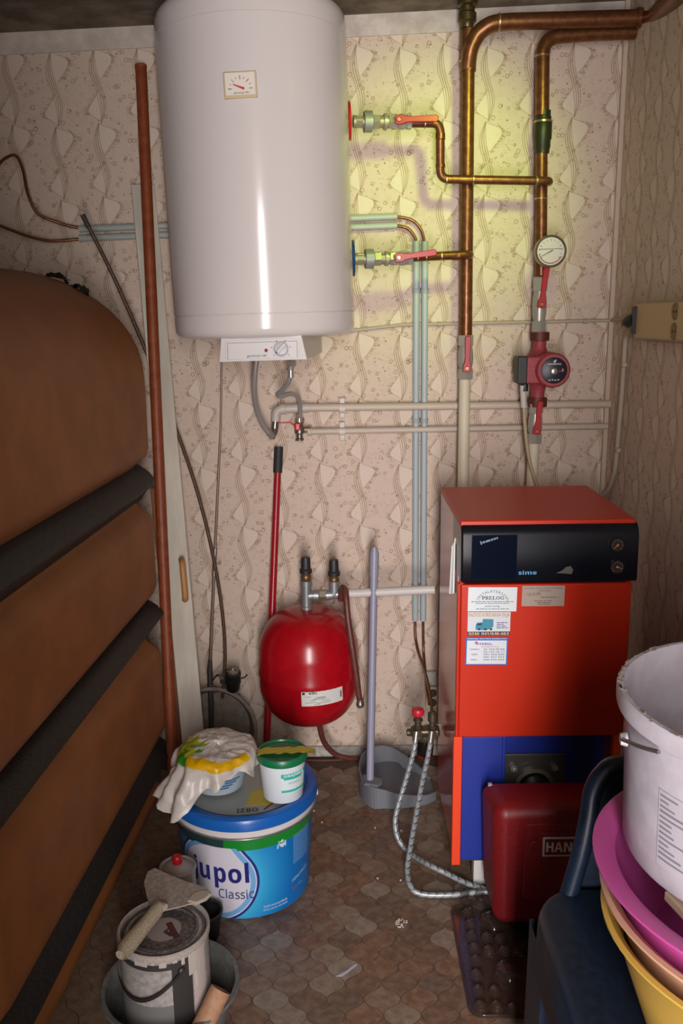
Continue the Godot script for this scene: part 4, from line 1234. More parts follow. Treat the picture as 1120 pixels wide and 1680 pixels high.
	for k in 2:
		var cl = thing("pipe_clamp", ["white screw clamp around the upper water pipe", "white screw clamp around the lower water pipe"][k], "clamp", [Vector3(0.005549, 1.113, -2.6), Vector3(0.004745, 1.045, -2.6)][k], "clamps of the level water pipes")
		var cm = mat(208, 198, 186, 0.5)
		var rr = [0.0135, 0.0115][k]
		var zz = [0.03, 0.025][k]
		var cs = begin()
		lathe_to(cs, V([rr - 0.002, -0.008, rr, -0.008, rr, 0.008, rr - 0.002, 0.008]), 16, Transform3D(Basis(Vector3(0, 0, 1), -PI / 2), Vector3(0, 0, zz)))
		part(cl, "strap", cs.commit(), cm)
		for sgn in [-1, 1]:
			var lug = part(cl, "lug", rbox(0.017, 0.018, 0.022, 0.004, 2), cm, Vector3(0, sgn * (rr + 0.007), 0.011))
			part(lug, "screw", lathe([0, 0, 0.0035, 0, 0.003, 0.002, 0, 0.0022], 10), mat(120, 116, 110, 0.4, 0.7), Vector3(0, 0, 0.011), Vector3(PI / 2, 0, 0))
	# stop valve with red handle at the end of the lower pipe
	var sv = thing("stop_valve", "small dull metal stop valve with thin red handle under heater", "valve", Vector3(-0.1193, 1.052, -2.56))
	var sm = mat(128, 120, 108, 0.38, 0.8)
	var sb = begin()
	lathe_to(sb, V([0, -0.03, 0.012, -0.03, 0.0125, -0.025, 0.009, -0.022, 0.009, -0.012, 0.0145, -0.008, 0.0145, 0.01, 0.011, 0.014, 0.011, 0.03, 0, 0.03]), 20)
	part(sv, "body", sb.commit(), sm)
	var sn = begin()
	nut_to(sn, 0.0145, 0.012, Transform3D(Basis.IDENTITY, Vector3(0.002, 0.028, 0)))
	cyl_to(sn, 0.0095, Vector3(0, 0, -0.01), Vector3(0.032, 0, -0.012), 14)
	part(sv, "nut", sn.commit(), mat(140, 118, 96, 0.45, 0.4))
	var sh = begin()
	tube_to(sh, [Vector3(-0.179, 1.077, -2.535) - sv.position, Vector3(-0.1439, 1.078, -2.535) - sv.position, Vector3(-0.1304, 1.067, -2.54) - sv.position, Vector3(-0.122, 1.059, -2.545) - sv.position], [0.0018, 0.0022, 0.003, 0.004], 8)
	part(sv, "handle", sh.commit(), mat(190, 60, 60, 0.4))
	part(sv, "handle_cap", rbox(0.016, 0.022, 0.01, 0.004, 2), mat(198, 26, 30, 0.35), Vector3(-0.1233, 1.065, -2.538) - sv.position)
	# braided hoses under the heater
	var braid = mat(164, 160, 156, 0.35, 0.4)
	var h1 = thing("flexible_hose", "straight hanging steel flexible hose from heater to elbow pipe", "hose", Vector3(-0.1981, 1.044, -2.52), "steel hoses under the heater")
	part(h1, "hose", tube(smooth_path([Vector3(-0.2236, 1.265, -2.42), Vector3(-0.231, 1.221, -2.43), Vector3(-0.2362, 1.17, -2.45), Vector3(-0.2322, 1.116, -2.48), Vector3(-0.2165, 1.071, -2.5), Vector3(-0.196, 1.041, -2.515)], 6), 0.0078, 10, h1.position), braid)
	collar(h1, Vector3(-0.1991, 1.046, -2.512), Vector3(-0.196, 1.041, -2.515) - Vector3(-0.2165, 1.071, -2.5), 0.0095, 0.02, mat(178, 172, 164, 0.25, 0.6), "ferrule")
	var h2 = thing("flexible_hose", "kinked steel flexible hose from heater to small stop valve", "hose", Vector3(-0.1178, 1.082, -2.54), "steel hoses under the heater")
	part(h2, "hose", tube(smooth_path([Vector3(-0.1319, 1.248, -2.42), Vector3(-0.1367, 1.208, -2.43), Vector3(-0.1536, 1.182, -2.45), Vector3(-0.1739, 1.164, -2.47), Vector3(-0.1628, 1.158, -2.48), Vector3(-0.1365, 1.163, -2.5), Vector3(-0.1189, 1.149, -2.52), Vector3(-0.1152, 1.117, -2.54), Vector3(-0.1186, 1.074, -2.555)], 6), 0.0068, 10, h2.position), braid)
	collar(h2, Vector3(-0.1327, 1.225, -2.425), Y, 0.0085, 0.026, mat(184, 178, 170, 0.22, 0.6), "ferrule")
	collar(h2, Vector3(-0.1182, 1.088, -2.552), Y, 0.0085, 0.024, mat(184, 178, 170, 0.22, 0.6), "ferrule")
	var hn = begin()
	nut_to(hn, 0.0135, 0.016, Transform3D(Basis.IDENTITY, Vector3(-0.1302, 1.251, -2.42) - h2.position))
	part(h2, "nut", hn.commit(), mat(180, 174, 166, 0.28, 0.6))
	# ---- thin cable conduit along the wall to the double socket
	var tc = conduit("cable_conduit", "thin painted cable conduit crossing the wall behind the risers", [Vector3(-0.07273, 1.322, -2.594), Vector3(0.0765, 1.337, -2.594), Vector3(0.1851, 1.348, -2.594), Vector3(0.776, 1.353, -2.592)], 0.0048, mat(176, 162, 142, 0.6))
	for q in [Vector3(0.0765, 1.337, -2.594), Vector3(0.2866, 1.348, -2.594), Vector3(0.7061, 1.352, -2.592)]: clip_on(tc, q, X, 0.005, mat(168, 156, 136, 0.6))
	run_pipe(tc, "side_run", [Vector3(0.776, 1.353, -2.575), Vector3(0.776, 1.367, -2.309)], 0.0045, mat(170, 152, 132, 0.6))
	var dc = conduit("cable_conduit", "thin conduit dropping from the socket down the side wall", [Vector3(0.777, 1.329, -2.291), Vector3(0.777, 1.321, -2.446), Vector3(0.777, 1.166, -2.45), Vector3(0.777, 0.941, -2.47), Vector3(0.777, 0.8677, -2.521), Vector3(0.74, 0.82, -2.585), Vector3(0.70, 0.80, -2.59)], 0.0065, mat(178, 164, 146, 0.6), 0.03)
	for q in [Vector3(0.777, 1.235, -2.452), Vector3(0.777, 0.9977, -2.463)]:
		part(dc, "clip", rbox(0.014, 0.014, 0.03, 0.003, 1), mat(176, 160, 142, 0.6), q - dc.position)
	var uc = conduit("cable_conduit", "short thin conduit entering the double socket from the corner", [Vector3(0.777, 1.34, -2.481), Vector3(0.777, 1.347, -2.294)], 0.0045, mat(168, 152, 132, 0.6))
	# ---- double socket with plug on the side wall
	var so = thing("double_socket", "beige double socket box on the side wall", "socket", Vector3(RX, 1.353, -2.16))
	part(so, "box", rbox(0.044, 0.086, 0.37, 0.006, 2), mat(190, 166, 124, 0.5), Vector3(-0.022, 0, 0.075))
	part(so, "back_plate", rbox(0.012, 0.096, 0.40, 0.003, 1), mat(172, 156, 128, 0.6), Vector3(-0.006, -0.002, 0.06))
	for q in [[0.0215, 0.165], [-0.0215, 0.165], [0.0215, 0.09], [-0.0215, 0.09]].slice(0, 2):
		var s9 = part(so, "outlet", lathe([0.0, 0.0, 0.0165, 0.0, 0.0165, 0.001, 0.018, 0.002, 0.0195, 0.0, 0.0195, -0.002], 24), mat(128, 100, 62, 0.5), Vector3(-0.0445, q[0], q[1]), Vector3(0, 0, PI / 2))
		for e in [-1, 1]: part(s9, "pin_hole", lathe([0, 0.0004, 0.0028, 0.0004, 0.0028, 0.0012, 0, 0.0012], 10), mat(34, 26, 20, 0.6), Vector3(0, 0, e * 0.0085))
	var pg = thing("power_plug", "black rubber plug pushed into a grey adaptor at the double socket", "plug", Vector3(RX - 0.03, 1.353, -2.285))
	part(pg, "adaptor", rbox(0.04, 0.062, 0.026, 0.003, 1), mat(120, 112, 100, 0.5), Vector3(0, 0, 0.012))
	part(pg, "face", rbox(0.04, 0.066, 0.006, 0.002, 1), mat(34, 30, 28, 0.5), Vector3(-0.004, 0.002, 0.028))
	var pb = begin()
	lathe_to(pb, V([0, -0.012, 0.016, -0.012, 0.018, -0.004, 0.016, 0.02, 0.01, 0.032, 0.006, 0.045, 0, 0.045]), 18, along(Vector3(-0.012, 0.002, 0.0), Vector3(-0.25, -0.2, -1)))
	part(pg, "plug_body", pb.commit(), mat(26, 24, 24, 0.5))

# ================================================================ long things leaning on the wall, left of the heater
func lean(parent, called, a, b, r, material, segs = 14):
	return part(parent, called, tube([a, a.lerp(b, 0.5), b], r, segs, parent.position), material)

func build_left_wall_things():
	# orange brown pole
	var pa = Vector3(-0.482, 0.0, -2.262)
	var pb = Vector3(-0.5235, 2.036, -2.575)
	var t = thing("orange_pole", "orange brown round pole leaning on the wall beside heater", "pole", pa)
	lean(t, "rod", pa, pb, 0.0155, mottled("orange", Color8(122, 56, 26), Color8(146, 72, 36), 0.2, 0.5, 0.0, 0.0, 71))
	part(t, "end_cap", lathe([0, 0, 0.0162, 0, 0.0162, 0.006, 0.012, 0.009, 0, 0.01], 16), mats["orange"], pb - pa + Vector3(0, -0.004, 0))
	# white plank with a wooden pull
	var ba = Vector3(-0.417, 0.0, -2.29)
	var bb = Vector3(-0.5389, 1.734, -2.585)
	var pl = thing("white_board", "narrow white painted board with wooden pull leaning behind orange pole", "board", ba)
	var d = (bb - ba)
	var xf = along(Vector3.ZERO, d, Vector3(0.25, 0, 1))
	var st = begin()
	rbox_to(st, Vector3(0.064, d.length(), 0.02), 0.002, 1, xf * Transform3D(Basis.IDENTITY, Vector3(0, d.length() * 0.5, 0)))
	part(pl, "board", st.commit(), mottled("board", Color8(176, 170, 154), Color8(200, 194, 178), 0.4, 0.6, 0.0, 0.0, 72, Vector3(1, 0.2, 1)))
	var hs = begin()
	var c = Vector3(-0.4411, 0.6623, -2.36) - ba
	var up = d.normalized()
	var outn = xf.basis.z
	tube_to(hs, smooth_path([c - up * 0.056 - outn * 0.02, c - up * 0.052 + outn * 0.004, c - up * 0.042 + outn * 0.016, c + outn * 0.018, c + up * 0.042 + outn * 0.016, c + up * 0.052 + outn * 0.004, c + up * 0.056 - outn * 0.02], 4), 0.0085, 12)
	part(pl, "pull", hs.commit(), mat(178, 128, 76, 0.5), Vector3.ZERO, Vector3.ZERO, "pale wooden pull handle")
	# brown slat between pole and board
	var sa = Vector3(-0.462, 0.0, -2.34)
	var sb = Vector3(-0.5305, 0.8988, -2.5)
	var sl = thing("wooden_slat", "short brown wooden slat standing between orange pole and white board", "slat", sa)
	var s2 = begin()
	rbox_to(s2, Vector3(0.036, (sb - sa).length(), 0.012), 0.002, 1, along(Vector3.ZERO, sb - sa) * Transform3D(Basis.IDENTITY, Vector3(0, (sb - sa).length() * 0.5, 0)))
	part(sl, "slat", s2.commit(), mottled("slat", Color8(110, 62, 30), Color8(140, 86, 46), 0.2, 0.6, 0.0, 0.0, 73, Vector3(1, 0.15, 1)))
	# thin silver fishing rod with rings
	var fr = thing("fishing_rod", "thin silvery fishing rod with line rings leaning behind the heater", "fishing rod", Vector3(-0.4042, 0.2575, -2.5), "fishing rods")
	part(fr, "blank", tube([Vector3(-0.3371, 1.308, -2.585), Vector3(-0.35, 1.063, -2.58), Vector3(-0.3822, 0.6621, -2.56), Vector3(-0.4043, 0.3535, -2.53)], [0.0028, 0.0032, 0.0042, 0.005], 8, fr.position), mat(132, 112, 100, 0.35, 0.5))
	part(fr, "joint", tube([Vector3(-0.3791, 0.6993, -2.562), Vector3(-0.3856, 0.6154, -2.557)], 0.0062, 10, fr.position), mat(160, 148, 140, 0.3, 0.7))
	part(fr, "handle", tube([Vector3(-0.404, 0.3594, -2.53), Vector3(-0.4066, 0.326, -2.525), Vector3(-0.4056, 0.2308, -2.515), Vector3(-0.4071, 0.107, -2.5)], [0.005, 0.0085, 0.0085, 0.008], 10, fr.position), mat(58, 54, 50, 0.6))
	for q in [Vector3(-0.347, 0.9897, -2.575), Vector3(-0.3708, 0.6558, -2.555), Vector3(-0.3789, 0.3079, -2.52)]:
		var rg = begin()
		lathe_to(rg, V([0.003, -0.0012, 0.0052, -0.0012, 0.0052, 0.0012, 0.003, 0.0012, 0.003, -0.0012]), 12, Transform3D(Basis(Vector3(1, 0, 0), PI / 2), q + Vector3(0.004, 0, 0) - fr.position))
		tube_to(rg, [q + Vector3(-0.008, 0, 0) - fr.position, q + Vector3(0.001, 0.0, 0) - fr.position], 0.0012, 6)
		part(fr, "line_ring", rg.commit(), mat(120, 104, 84, 0.4, 0.6))
	part(fr, "winder_foot", tube([Vector3(-0.4018, 0.2924, -2.52), Vector3(-0.3811, 0.3223, -2.5), Vector3(-0.3651, 0.3244, -2.49), Vector3(-0.3603, 0.3047, -2.49)], 0.0028, 8, fr.position), mat(110, 104, 96, 0.35, 0.7))
	part(fr, "trigger", prism([0, 0, 0.018, 0.006, 0.024, 0.02, 0.012, 0.024, 0.0, 0.03], 0.008, 0.002), mat(70, 64, 56, 0.5), Vector3(-0.4019, 0.257, -2.51) - fr.position)
	# brown rod with the reel
	var br = thing("fishing_rod", "curved brown fishing rod carrying a small black reel", "fishing rod", Vector3(-0.3657, 0.2491, -2.5), "fishing rods")
	part(br, "blank", tube(smooth_path([Vector3(-0.669, 1.637, -2.44), Vector3(-0.6023, 1.473, -2.47), Vector3(-0.5302, 1.262, -2.5), Vector3(-0.4565, 1.007, -2.54), Vector3(-0.4123, 0.834, -2.545), Vector3(-0.3796, 0.6582, -2.54), Vector3(-0.363, 0.5167, -2.535), Vector3(-0.3578, 0.402, -2.53), Vector3(-0.3622, 0.3077, -2.52), Vector3(-0.3699, 0.2404, -2.515)], 4), [0.0052], 9, br.position), mottled("cane", Color8(66, 46, 28), Color8(92, 64, 38), 0.1, 0.5, 0.0, 0.0, 74))
	part(br, "tip_sleeve", tube([Vector3(-0.6711, 1.643, -2.438), Vector3(-0.6579, 1.61, -2.445)], 0.0066, 10, br.position), mat(52, 50, 44, 0.6))
	var reel = part(br, "reel", lathe([0, -0.042, 0.012, -0.042, 0.02, -0.034, 0.0225, -0.012, 0.024, -0.008, 0.024, 0.004, 0.02, 0.006, 0.02, 0.014, 0.024, 0.016, 0.024, 0.026, 0.018, 0.028, 0.018, 0.024, 0, 0.024], 24), mat(30, 30, 30, 0.35), Vector3(-0.3313, 0.3145, -2.48) - br.position, Vector3(0.25, 0, -0.06))
	part(reel, "spool", lathe([0, 0.024, 0.017, 0.024, 0.017, 0.03, 0.012, 0.032, 0.012, 0.029, 0, 0.029], 22), mat(150, 146, 138, 0.25, 0.8))
	part(reel, "crank", tube([Vector3(0.022, 0.006, 0), Vector3(0.036, 0.01, 0.0), Vector3(0.042, 0.02, 0)], 0.0028, 8), mat(110, 106, 98, 0.35, 0.7))
	part(reel, "foot", rbox(0.03, 0.012, 0.008, 0.002, 1), mat(44, 42, 40, 0.5), Vector3(-0.024, -0.008, 0))
	# a dull round tub standing on edge against the wall
	var tb = thing("round_tub", "dull grey round tub standing on edge against the wall behind boards", "tub", Vector3(-0.40, 0.0, -2.51), "")
	var s3 = begin()
	lathe_to(s3, V([0, 0.0, 0.105, 0.0, 0.112, 0.004, 0.13, 0.05, 0.137, 0.052, 0.137, 0.056, 0.127, 0.056, 0.108, 0.008, 0, 0.006]), 40, Transform3D(Basis(Vector3(1, 0, 0), PI / 2 - 0.12), Vector3(0, 0.139, -0.03)))
	part(tb, "tub", s3.commit(), mottled("tub", Color8(118, 108, 96), Color8(140, 130, 118), 0.15, 0.7, 0.0, 0.0, 75))
	# red pole with black grip
	var ra = Vector3(-0.238, 0.0, -2.40)
	var rb = Vector3(-0.1828, 1, -2.588)
	var rp = thing("red_broomstick", "red painted stick with black grip leaning beside the expansion vessel", "stick", ra)
	lean(rp, "stick", ra, ra.lerp(rb, 0.95), 0.0105, mat(156, 20, 30, 0.3))
	lean(rp, "grip", ra.lerp(rb, 0.925), rb, 0.0135, mat(40, 40, 42, 0.6))
	part(rp, "lower_sleeve", tube([ra, ra.lerp(rb, 0.13)], 0.0135, 14, ra), mat(156, 20, 30, 0.3))

# ================================================================ expansion vessel
func build_vessel():
	var O = Vector3(-0.101, 0.378, -2.43)
	var t = thing("expansion_vessel", "glossy red round expansion vessel hanging on the wall with white label", "vessel", O)
	var red = mottled("vessel", Color8(158, 10, 22), Color8(172, 14, 28), 0.2, 0.24, 0.0, 0.0, 81)
	var R = 0.1455
	var prof = []
	for i in 15:
		var a = -PI / 2 + PI / 2 * i / 14.0
		prof.append(Vector2(R * pow(cos(a), 0.62), -0.05 + 0.118 * -pow(absf(sin(a)), 1.25)))
	prof[0].x = 0.0
	prof.append(Vector2(R, -0.022))
	prof.append(Vector2(R + 0.0018, -0.016))
	prof.append(Vector2(R + 0.0018, -0.006))
	prof.append(Vector2(R, 0.0))
	for i in 15:
		var a = PI / 2 * i / 14.0
		prof.append(Vector2(R * pow(cos(a), 0.62) if i < 14 else 0.0, 0.052 + 0.122 * pow(sin(a), 1.25)))
	part(t, "tank", lathe(prof, 56), red)
	# label wrapped round the front
	var lb = part(t, "label_sticker", arc_patch(R + 0.0012, R + 0.0004, -0.12, 0.72, -0.074, -0.028, 14), mat(208, 212, 204, 0.5), Vector3(0, 0.012, 0), Vector3(0, 0, 0.02), "white rating label with black lettering")
	var dk = mat(30, 30, 32, 0.6)
	var place = func(txt, ang, y, hh, ww, bold):
		var o = lettering(lb, txt, hh, dk, Vector3.ZERO, Vector3(0, ang, 0), ww, R + 0.0018, bold)
		o.position = Vector3(sin(ang), 0, cos(ang)) * (R + 0.0018) + Vector3(0, y, 0)
	place.call("elbi", 0.1, -0.035, 0.0085, 0.022, true)
	part(lb, "logo_ring", arc_patch(R + 0.0022, R + 0.0022, -0.1, -0.05, -0.04, -0.033, 3), dk)
	for k in 9:
		var a0 = -0.06 + 0.09 * (k % 3) + 0.14 * (k % 2)
		part(lb, "print_line", arc_patch(R + 0.0022, R + 0.0022, a0, a0 + 0.12 + 0.05 * (k % 4), -0.0465 - k * 0.0029, -0.0455 - k * 0.0029, 4), mat(120, 122, 118, 0.7))
	part(lb, "print_line", arc_patch(R + 0.0022, R + 0.0022, 0.66, 0.685, -0.062, -0.043, 2), dk)
	# hanging strap at the back
	part(t, "bracket", rbox(0.05, 0.2, 0.03, 0.004, 1), red, Vector3(0, 0.02, -0.152))
	# galvanised tees and the two black capped vents
	var F = Vector3(-0.1037, 0.5489, -2.43)
	var ft = thing("pipe_tees", "galvanised tee fittings on top of the red expansion vessel", "pipe fitting", F)
	var galv = mottled("galv", Color8(128, 132, 134), Color8(162, 166, 166), 0.02, 0.42, 0.6, 0.0, 82)
	var s = begin()
	tube_to(s, [Vector3(0, -0.012, 0), Vector3(0, 0.085, 0)], 0.0145, 16)
	cyl_to(s, 0.0175, Vector3(0, 0.07, 0), Vector3(0, 0.088, 0), 18)
	cyl_to(s, 0.017, Vector3(0, 0.0, 0), Vector3(0, 0.012, 0), 18)
	tube_to(s, [Vector3(0, 0.042, 0), Vector3(0.034, 0.043, 0.0)], 0.0135, 14)
	cyl_to(s, 0.0165, Vector3(0.02, 0.043, 0), Vector3(0.036, 0.043, 0), 18)
	part(ft, "tee", s.commit(), galv)
	var s2 = begin()
	nut_to(s2, 0.0165, 0.022, along(Vector3(0.047, 0.043, 0), Vector3(1, 0, 0)))
	part(ft, "coupling", s2.commit(), mat(150, 142, 120, 0.4, 0.7))
	var s3 = begin()
	tube_to(s3, bent_path([Vector3(0.056, 0.043, 0), Vector3(0.08, 0.045, 0), Vector3(0.08, 0.085, 0)], 0.02), 0.0155, 16)
	tube_to(s3, [Vector3(0.07, 0.045, 0), Vector3(0.122, 0.047, 0.0)], 0.0145, 14)
	part(ft, "tee", s3.commit(), galv)
	for q in [[0.0, 0.086, 0.0, "black capped brass vent valve straight above the vessel neck"], [0.08, 0.078, 0.0, "black capped brass vent valve beside the looped brown hose"]]:
		var v = thing("vent_valve", q[3], "valve", F + Vector3(q[0], q[1], 0), "vent valves of the expansion vessel")
		part(v, "brass_base", lathe([0, 0, 0.011, 0, 0.015, 0.006, 0.015, 0.016, 0.0125, 0.02, 0.014, 0.026, 0, 0.026], 16), mottled("brass", Color8(104, 76, 48), Color8(138, 104, 68), 0.02, 0.4, 0.6, 0.0, 83))
		part(v, "cap", lathe([0, 0.024, 0.018, 0.024, 0.0185, 0.034, 0.0145, 0.038, 0.0135, 0.066, 0.0125, 0.07, 0, 0.071], 10), mat(38, 38, 42, 0.5))
	# white pipe to the boiler
	var wp = thing("white_pipe", "white pipe running level from vessel tees to boiler side", "pipe", Vector3(0.01465, 0.5952, -2.43))
	var we = Vector3(0.262, 0.6136, -2.402)
	run_pipe(wp, "pipe", [Vector3(0.007641, 0.5953, -2.43), Vector3(we.x, we.y, we.z)], 0.0128, mat(204, 200, 194, 0.45))
	# brown hose hanging over the vessel's shoulder
	var bh = thing("drain_hose", "brown rubber hose hanging over vessel shoulder with metal end", "hose", Vector3(0.04486, 0.3182, -2.31), "brown drain hoses")
	var hm = mottled("hose", Color8(84, 40, 34), Color8(108, 56, 48), 0.08, 0.45, 0.0, 0.0, 84)
	part(bh, "hose", tube(smooth_path([Vector3(-0.004822, 0.5818, -2.41), Vector3(-0.002724, 0.614, -2.4), Vector3(0.002543, 0.6292, -2.38), Vector3(0.009064, 0.619, -2.35), Vector3(0.01338, 0.5636, -2.33), Vector3(0.0242, 0.4797, -2.315), Vector3(0.03528, 0.4005, -2.31), Vector3(0.04322, 0.3274, -2.31)], 5), 0.0088, 12, bh.position), hm)
	part(bh, "metal_end", lathe([0, -0.02, 0.009, -0.02, 0.0115, -0.016, 0.0115, -0.008, 0.0095, -0.004, 0.0105, 0.006, 0, 0.006], 16), mat(150, 140, 132, 0.3, 0.8), Vector3(0.001, 0.002, 0))
	var lh = thing("drain_hose", "brown rubber hose curving from under vessel along the floor", "hose", Vector3(0.06644, 0.02676, -2.52), "brown drain hoses")
	part(lh, "hose", tube(smooth_path([Vector3(-0.07266, 0.2177, -2.44), Vector3(-0.07192, 0.1676, -2.45), Vector3(-0.06034, 0.1116, -2.47), Vector3(-0.03149, 0.06446, -2.49), Vector3(0.005784, 0.04438, -2.5), Vector3(0.05132, 0.03317, -2.52), Vector3(0.144, 0.02648, -2.55)], 5), 0.0085, 12, lh.position), hm)
	var cb = thing("floor_cable", "thin dark red cable lying along foot of the wallpapered wall", "cable", Vector3(-0.1158, 0.004, -2.567))
	part(cb, "cable", tube(smooth_path([Vector3(-0.2425, 0.0045, -2.581), Vector3(-0.1253, 0.0045, -2.563), Vector3(-0.03848, 0.0045, -2.56), Vector3(0.04845, 0.0045, -2.57)], 4), 0.003, 7, cb.position), mat(96, 52, 46, 0.6))

# ================================================================ dustpan, oil filter, hoses, low socket
func wall_strip(st, path, y0, heights, th):
	# an upright thin wall along a path in plan, its top edge following heights
	var n = path.size()
	var L = []
	var Rr = []
	for i in n:
		var d
		if i == 0: d = path[1] - path[0]
		elif i == n - 1: d = path[n - 1] - path[n - 2]
		else: d = (path[i + 1] - path[i]).normalized() + (path[i] - path[i - 1]).normalized()
		d = d.normalized()
		var nv = Vector3(d.z, 0, -d.x)
		L.append(path[i] + nv * th * 0.5)
		Rr.append(path[i] - nv * th * 0.5)
	for i in n - 1:
		var nv = (L[i] - Rr[i]).normalized()
		var nw = (L[i + 1] - Rr[i + 1]).normalized()
		var u = Vector3.UP
		tri(st, L[i] + u * y0, L[i + 1] + u * y0, L[i + 1] + u * heights[i + 1], nv, nw, nw)
		tri(st, L[i] + u * y0, L[i + 1] + u * heights[i + 1], L[i] + u * heights[i], nv, nw, nv)
		tri(st, Rr[i] + u * y0, Rr[i + 1] + u * y0, Rr[i + 1] + u * heights[i + 1], -nv, -nw, -nw)
		tri(st, Rr[i] + u * y0, Rr[i + 1] + u * heights[i + 1], Rr[i] + u * heights[i], -nv, -nw, -nv)
		tri(st, L[i] + u * heights[i], L[i + 1] + u * heights[i + 1], Rr[i + 1] + u * heights[i + 1], u, u, u)
		tri(st, L[i] + u * heights[i], Rr[i + 1] + u * heights[i + 1], Rr[i] + u * heights[i], u, u, u)
	for i in [0, n - 1]:
		var e = (path[0] - path[1]).normalized() if i == 0 else (path[n - 1] - path[n - 2]).normalized()
		var u = Vector3.UP
		tri(st, L[i] + u * y0, Rr[i] + u * y0, Rr[i] + u * heights[i], e, e, e)
		tri(st, L[i] + u * y0, Rr[i] + u * heights[i], L[i] + u * heights[i], e, e, e)

func build_dustpan_and_filter():
	var O = Vector3(0.068, 0.0, -2.33)
	var t = thing("dustpan", "grey long handled dustpan standing on the floor by the wall", "dustpan", O)
	var gm = mat(112, 116, 122, 0.45)
	var path = []
	var hs = []
	for q in [[0.262, -2.325, 0.026], [0.235, -2.302, 0.03], [0.2, -2.29, 0.036], [0.15, -2.282, 0.046], [0.115, -2.283, 0.058], [0.085, -2.282, 0.068], [0.066, -2.3, 0.07], [0.05, -2.335, 0.07], [0.044, -2.375, 0.075], [0.05, -2.43, 0.082], [0.07, -2.475, 0.085], [0.11, -2.5, 0.085], [0.15, -2.502, 0.075], [0.2, -2.48, 0.05], [0.255, -2.42, 0.02]]:
		path.append(Vector3(q[0], 0, q[1]) - O)
		hs.append(q[2])
	var sub = smooth_path(path, 3)
	var hh = []
	for i in sub.size(): hh.append(lerpf(hs[i / 3], hs[mini(i / 3 + 1, hs.size() - 1)], (i % 3) / 3.0))
	var st = begin()
	wall_strip(st, sub, 0.001, hh, 0.005)
	# scoop floor ramping up to the back
	var c = Vector3(0.16, 0.01, -2.39) - O
	for i in sub.size():
		var j = (i + 1) % sub.size()
		var a = sub[i] + Vector3.UP * (0.012 if sub[i].x > 0.1 else 0.03)
		var b = sub[j] + Vector3.UP * (0.012 if sub[j].x > 0.1 else 0.03)
		tri(st, c, a, b, Vector3.UP, Vector3.UP, Vector3.UP)
	var pan = part(t, "pan", st.commit(), gm)
	# deck, ribs and the handle socket at the front corner
	part(pan, "deck", prism([0, 0, 0.036, -0.012, 0.05, 0.0, 0.052, 0.022, 0.02, 0.05, -0.004, 0.052], 0.006, 0.002), gm, Vector3(-0.012, 0.066, -0.002) + Vector3(0, 0, 0.036), Vector3(-PI / 2, 0, 0))
	for q in [[0.03, 0.048], [-0.02, -0.01]]:
		part(pan, "rib", rbox(0.006, 0.064, 0.012, 0.002, 1), gm, Vector3(q[0] * 0.6, 0.033, q[1]))
	var ha = Vector3(0.072, 0.045, -2.318)
	var hb = Vector3(0.09264, 0.7291, -2.44)
	var hd = part(t, "handle", tube([ha - O, ha.lerp(hb, 0.93) - O], 0.0112, 14), mat(146, 146, 164, 0.4))
	part(hd, "grip", tube([ha.lerp(hb, 0.88) - O, ha.lerp(hb, 0.975) - O, ha.lerp(hb, 0.985) - O, hb - O], [0.0132, 0.0132, 0.0105, 0.008], 14), mat(146, 146, 164, 0.4))
	# ---- oil filter on a bracket at the boiler's side
	var fo = Vector3(0.2179, 0.2777, -2.2)
	var f = thing("oil_filter", "small brass oil filter with red knob beside the boiler", "filter", fo)
	var br = mottled("filter_brass", Color8(84, 78, 62), Color8(122, 114, 92), 0.02, 0.38, 0.7, 0.0, 91)
	var s = begin()
	rbox_to(s, Vector3(0.078, 0.024, 0.036), 0.008, 2)
	lathe_to(s, V([0, -0.02, 0.026, -0.02, 0.029, -0.012, 0.029, -0.004, 0.02, 0.002, 0, 0.002]), 24)
	part(f, "body", s.commit(), br)
	for sx in [-1, 1]:
		part(f, "valve_tower", lathe([0, 0.0, 0.012, 0.0, 0.013, 0.012, 0.009, 0.016, 0.009, 0.024, 0.013, 0.028, 0.013, 0.04 + 0.008 * sx, 0.008, 0.046 + 0.008 * sx, 0, 0.047 + 0.008 * sx], 18), br, Vector3(sx * 0.0195, 0.004, 0.0))
		var e = begin()
		nut_to(e, 0.0105, 0.016, along(Vector3(sx * 0.0195, 0.0, 0.022), Vector3(0, -0.6, 1)))
		part(f, "hose_nut", e.commit(), mat(170, 168, 158, 0.3, 0.85))
	part(f, "knob", lathe([0, 0.0, 0.012, 0.0, 0.0165, 0.006, 0.0175, 0.014, 0.015, 0.02, 0, 0.022], 10), mat(206, 34, 52, 0.4), Vector3(-0.0195, 0.046, 0), Vector3.ZERO, "red plastic knob")
	part(f, "bowl", lathe([0, -0.075, 0.014, -0.075, 0.021, -0.068, 0.023, -0.05, 0.024, -0.018, 0, -0.018], 22), mat(26, 22, 22, 0.15))
	part(f, "bowl_base", lathe([0, -0.078, 0.012, -0.078, 0.017, -0.0745, 0.0215, -0.068, 0.0222, -0.064], 20), mat(130, 28, 30, 0.3))
	part(f, "bracket", rbox(0.07, 0.016, 0.003, 0.001, 1), mat(132, 130, 126, 0.4, 0.7), Vector3(0.035, 0.002, -0.022))
	part(f, "bracket_leg", rbox(0.003, 0.04, 0.02, 0.001, 1), mat(132, 130, 126, 0.4, 0.7), Vector3(0.054, -0.008, -0.016))
	part(f, "side_spout", lathe([0, 0, 0.008, 0, 0.01, 0.004, 0.01, 0.012, 0.006, 0.014, 0, 0.014], 12), br, Vector3(-0.036, -0.002, 0), Vector3(0, 0, PI / 2))
	# braided hoses to the burner
	var bi = Image.create(24, 24, false, Image.FORMAT_RGB8)
	bi.fill(Color8(156, 164, 166))
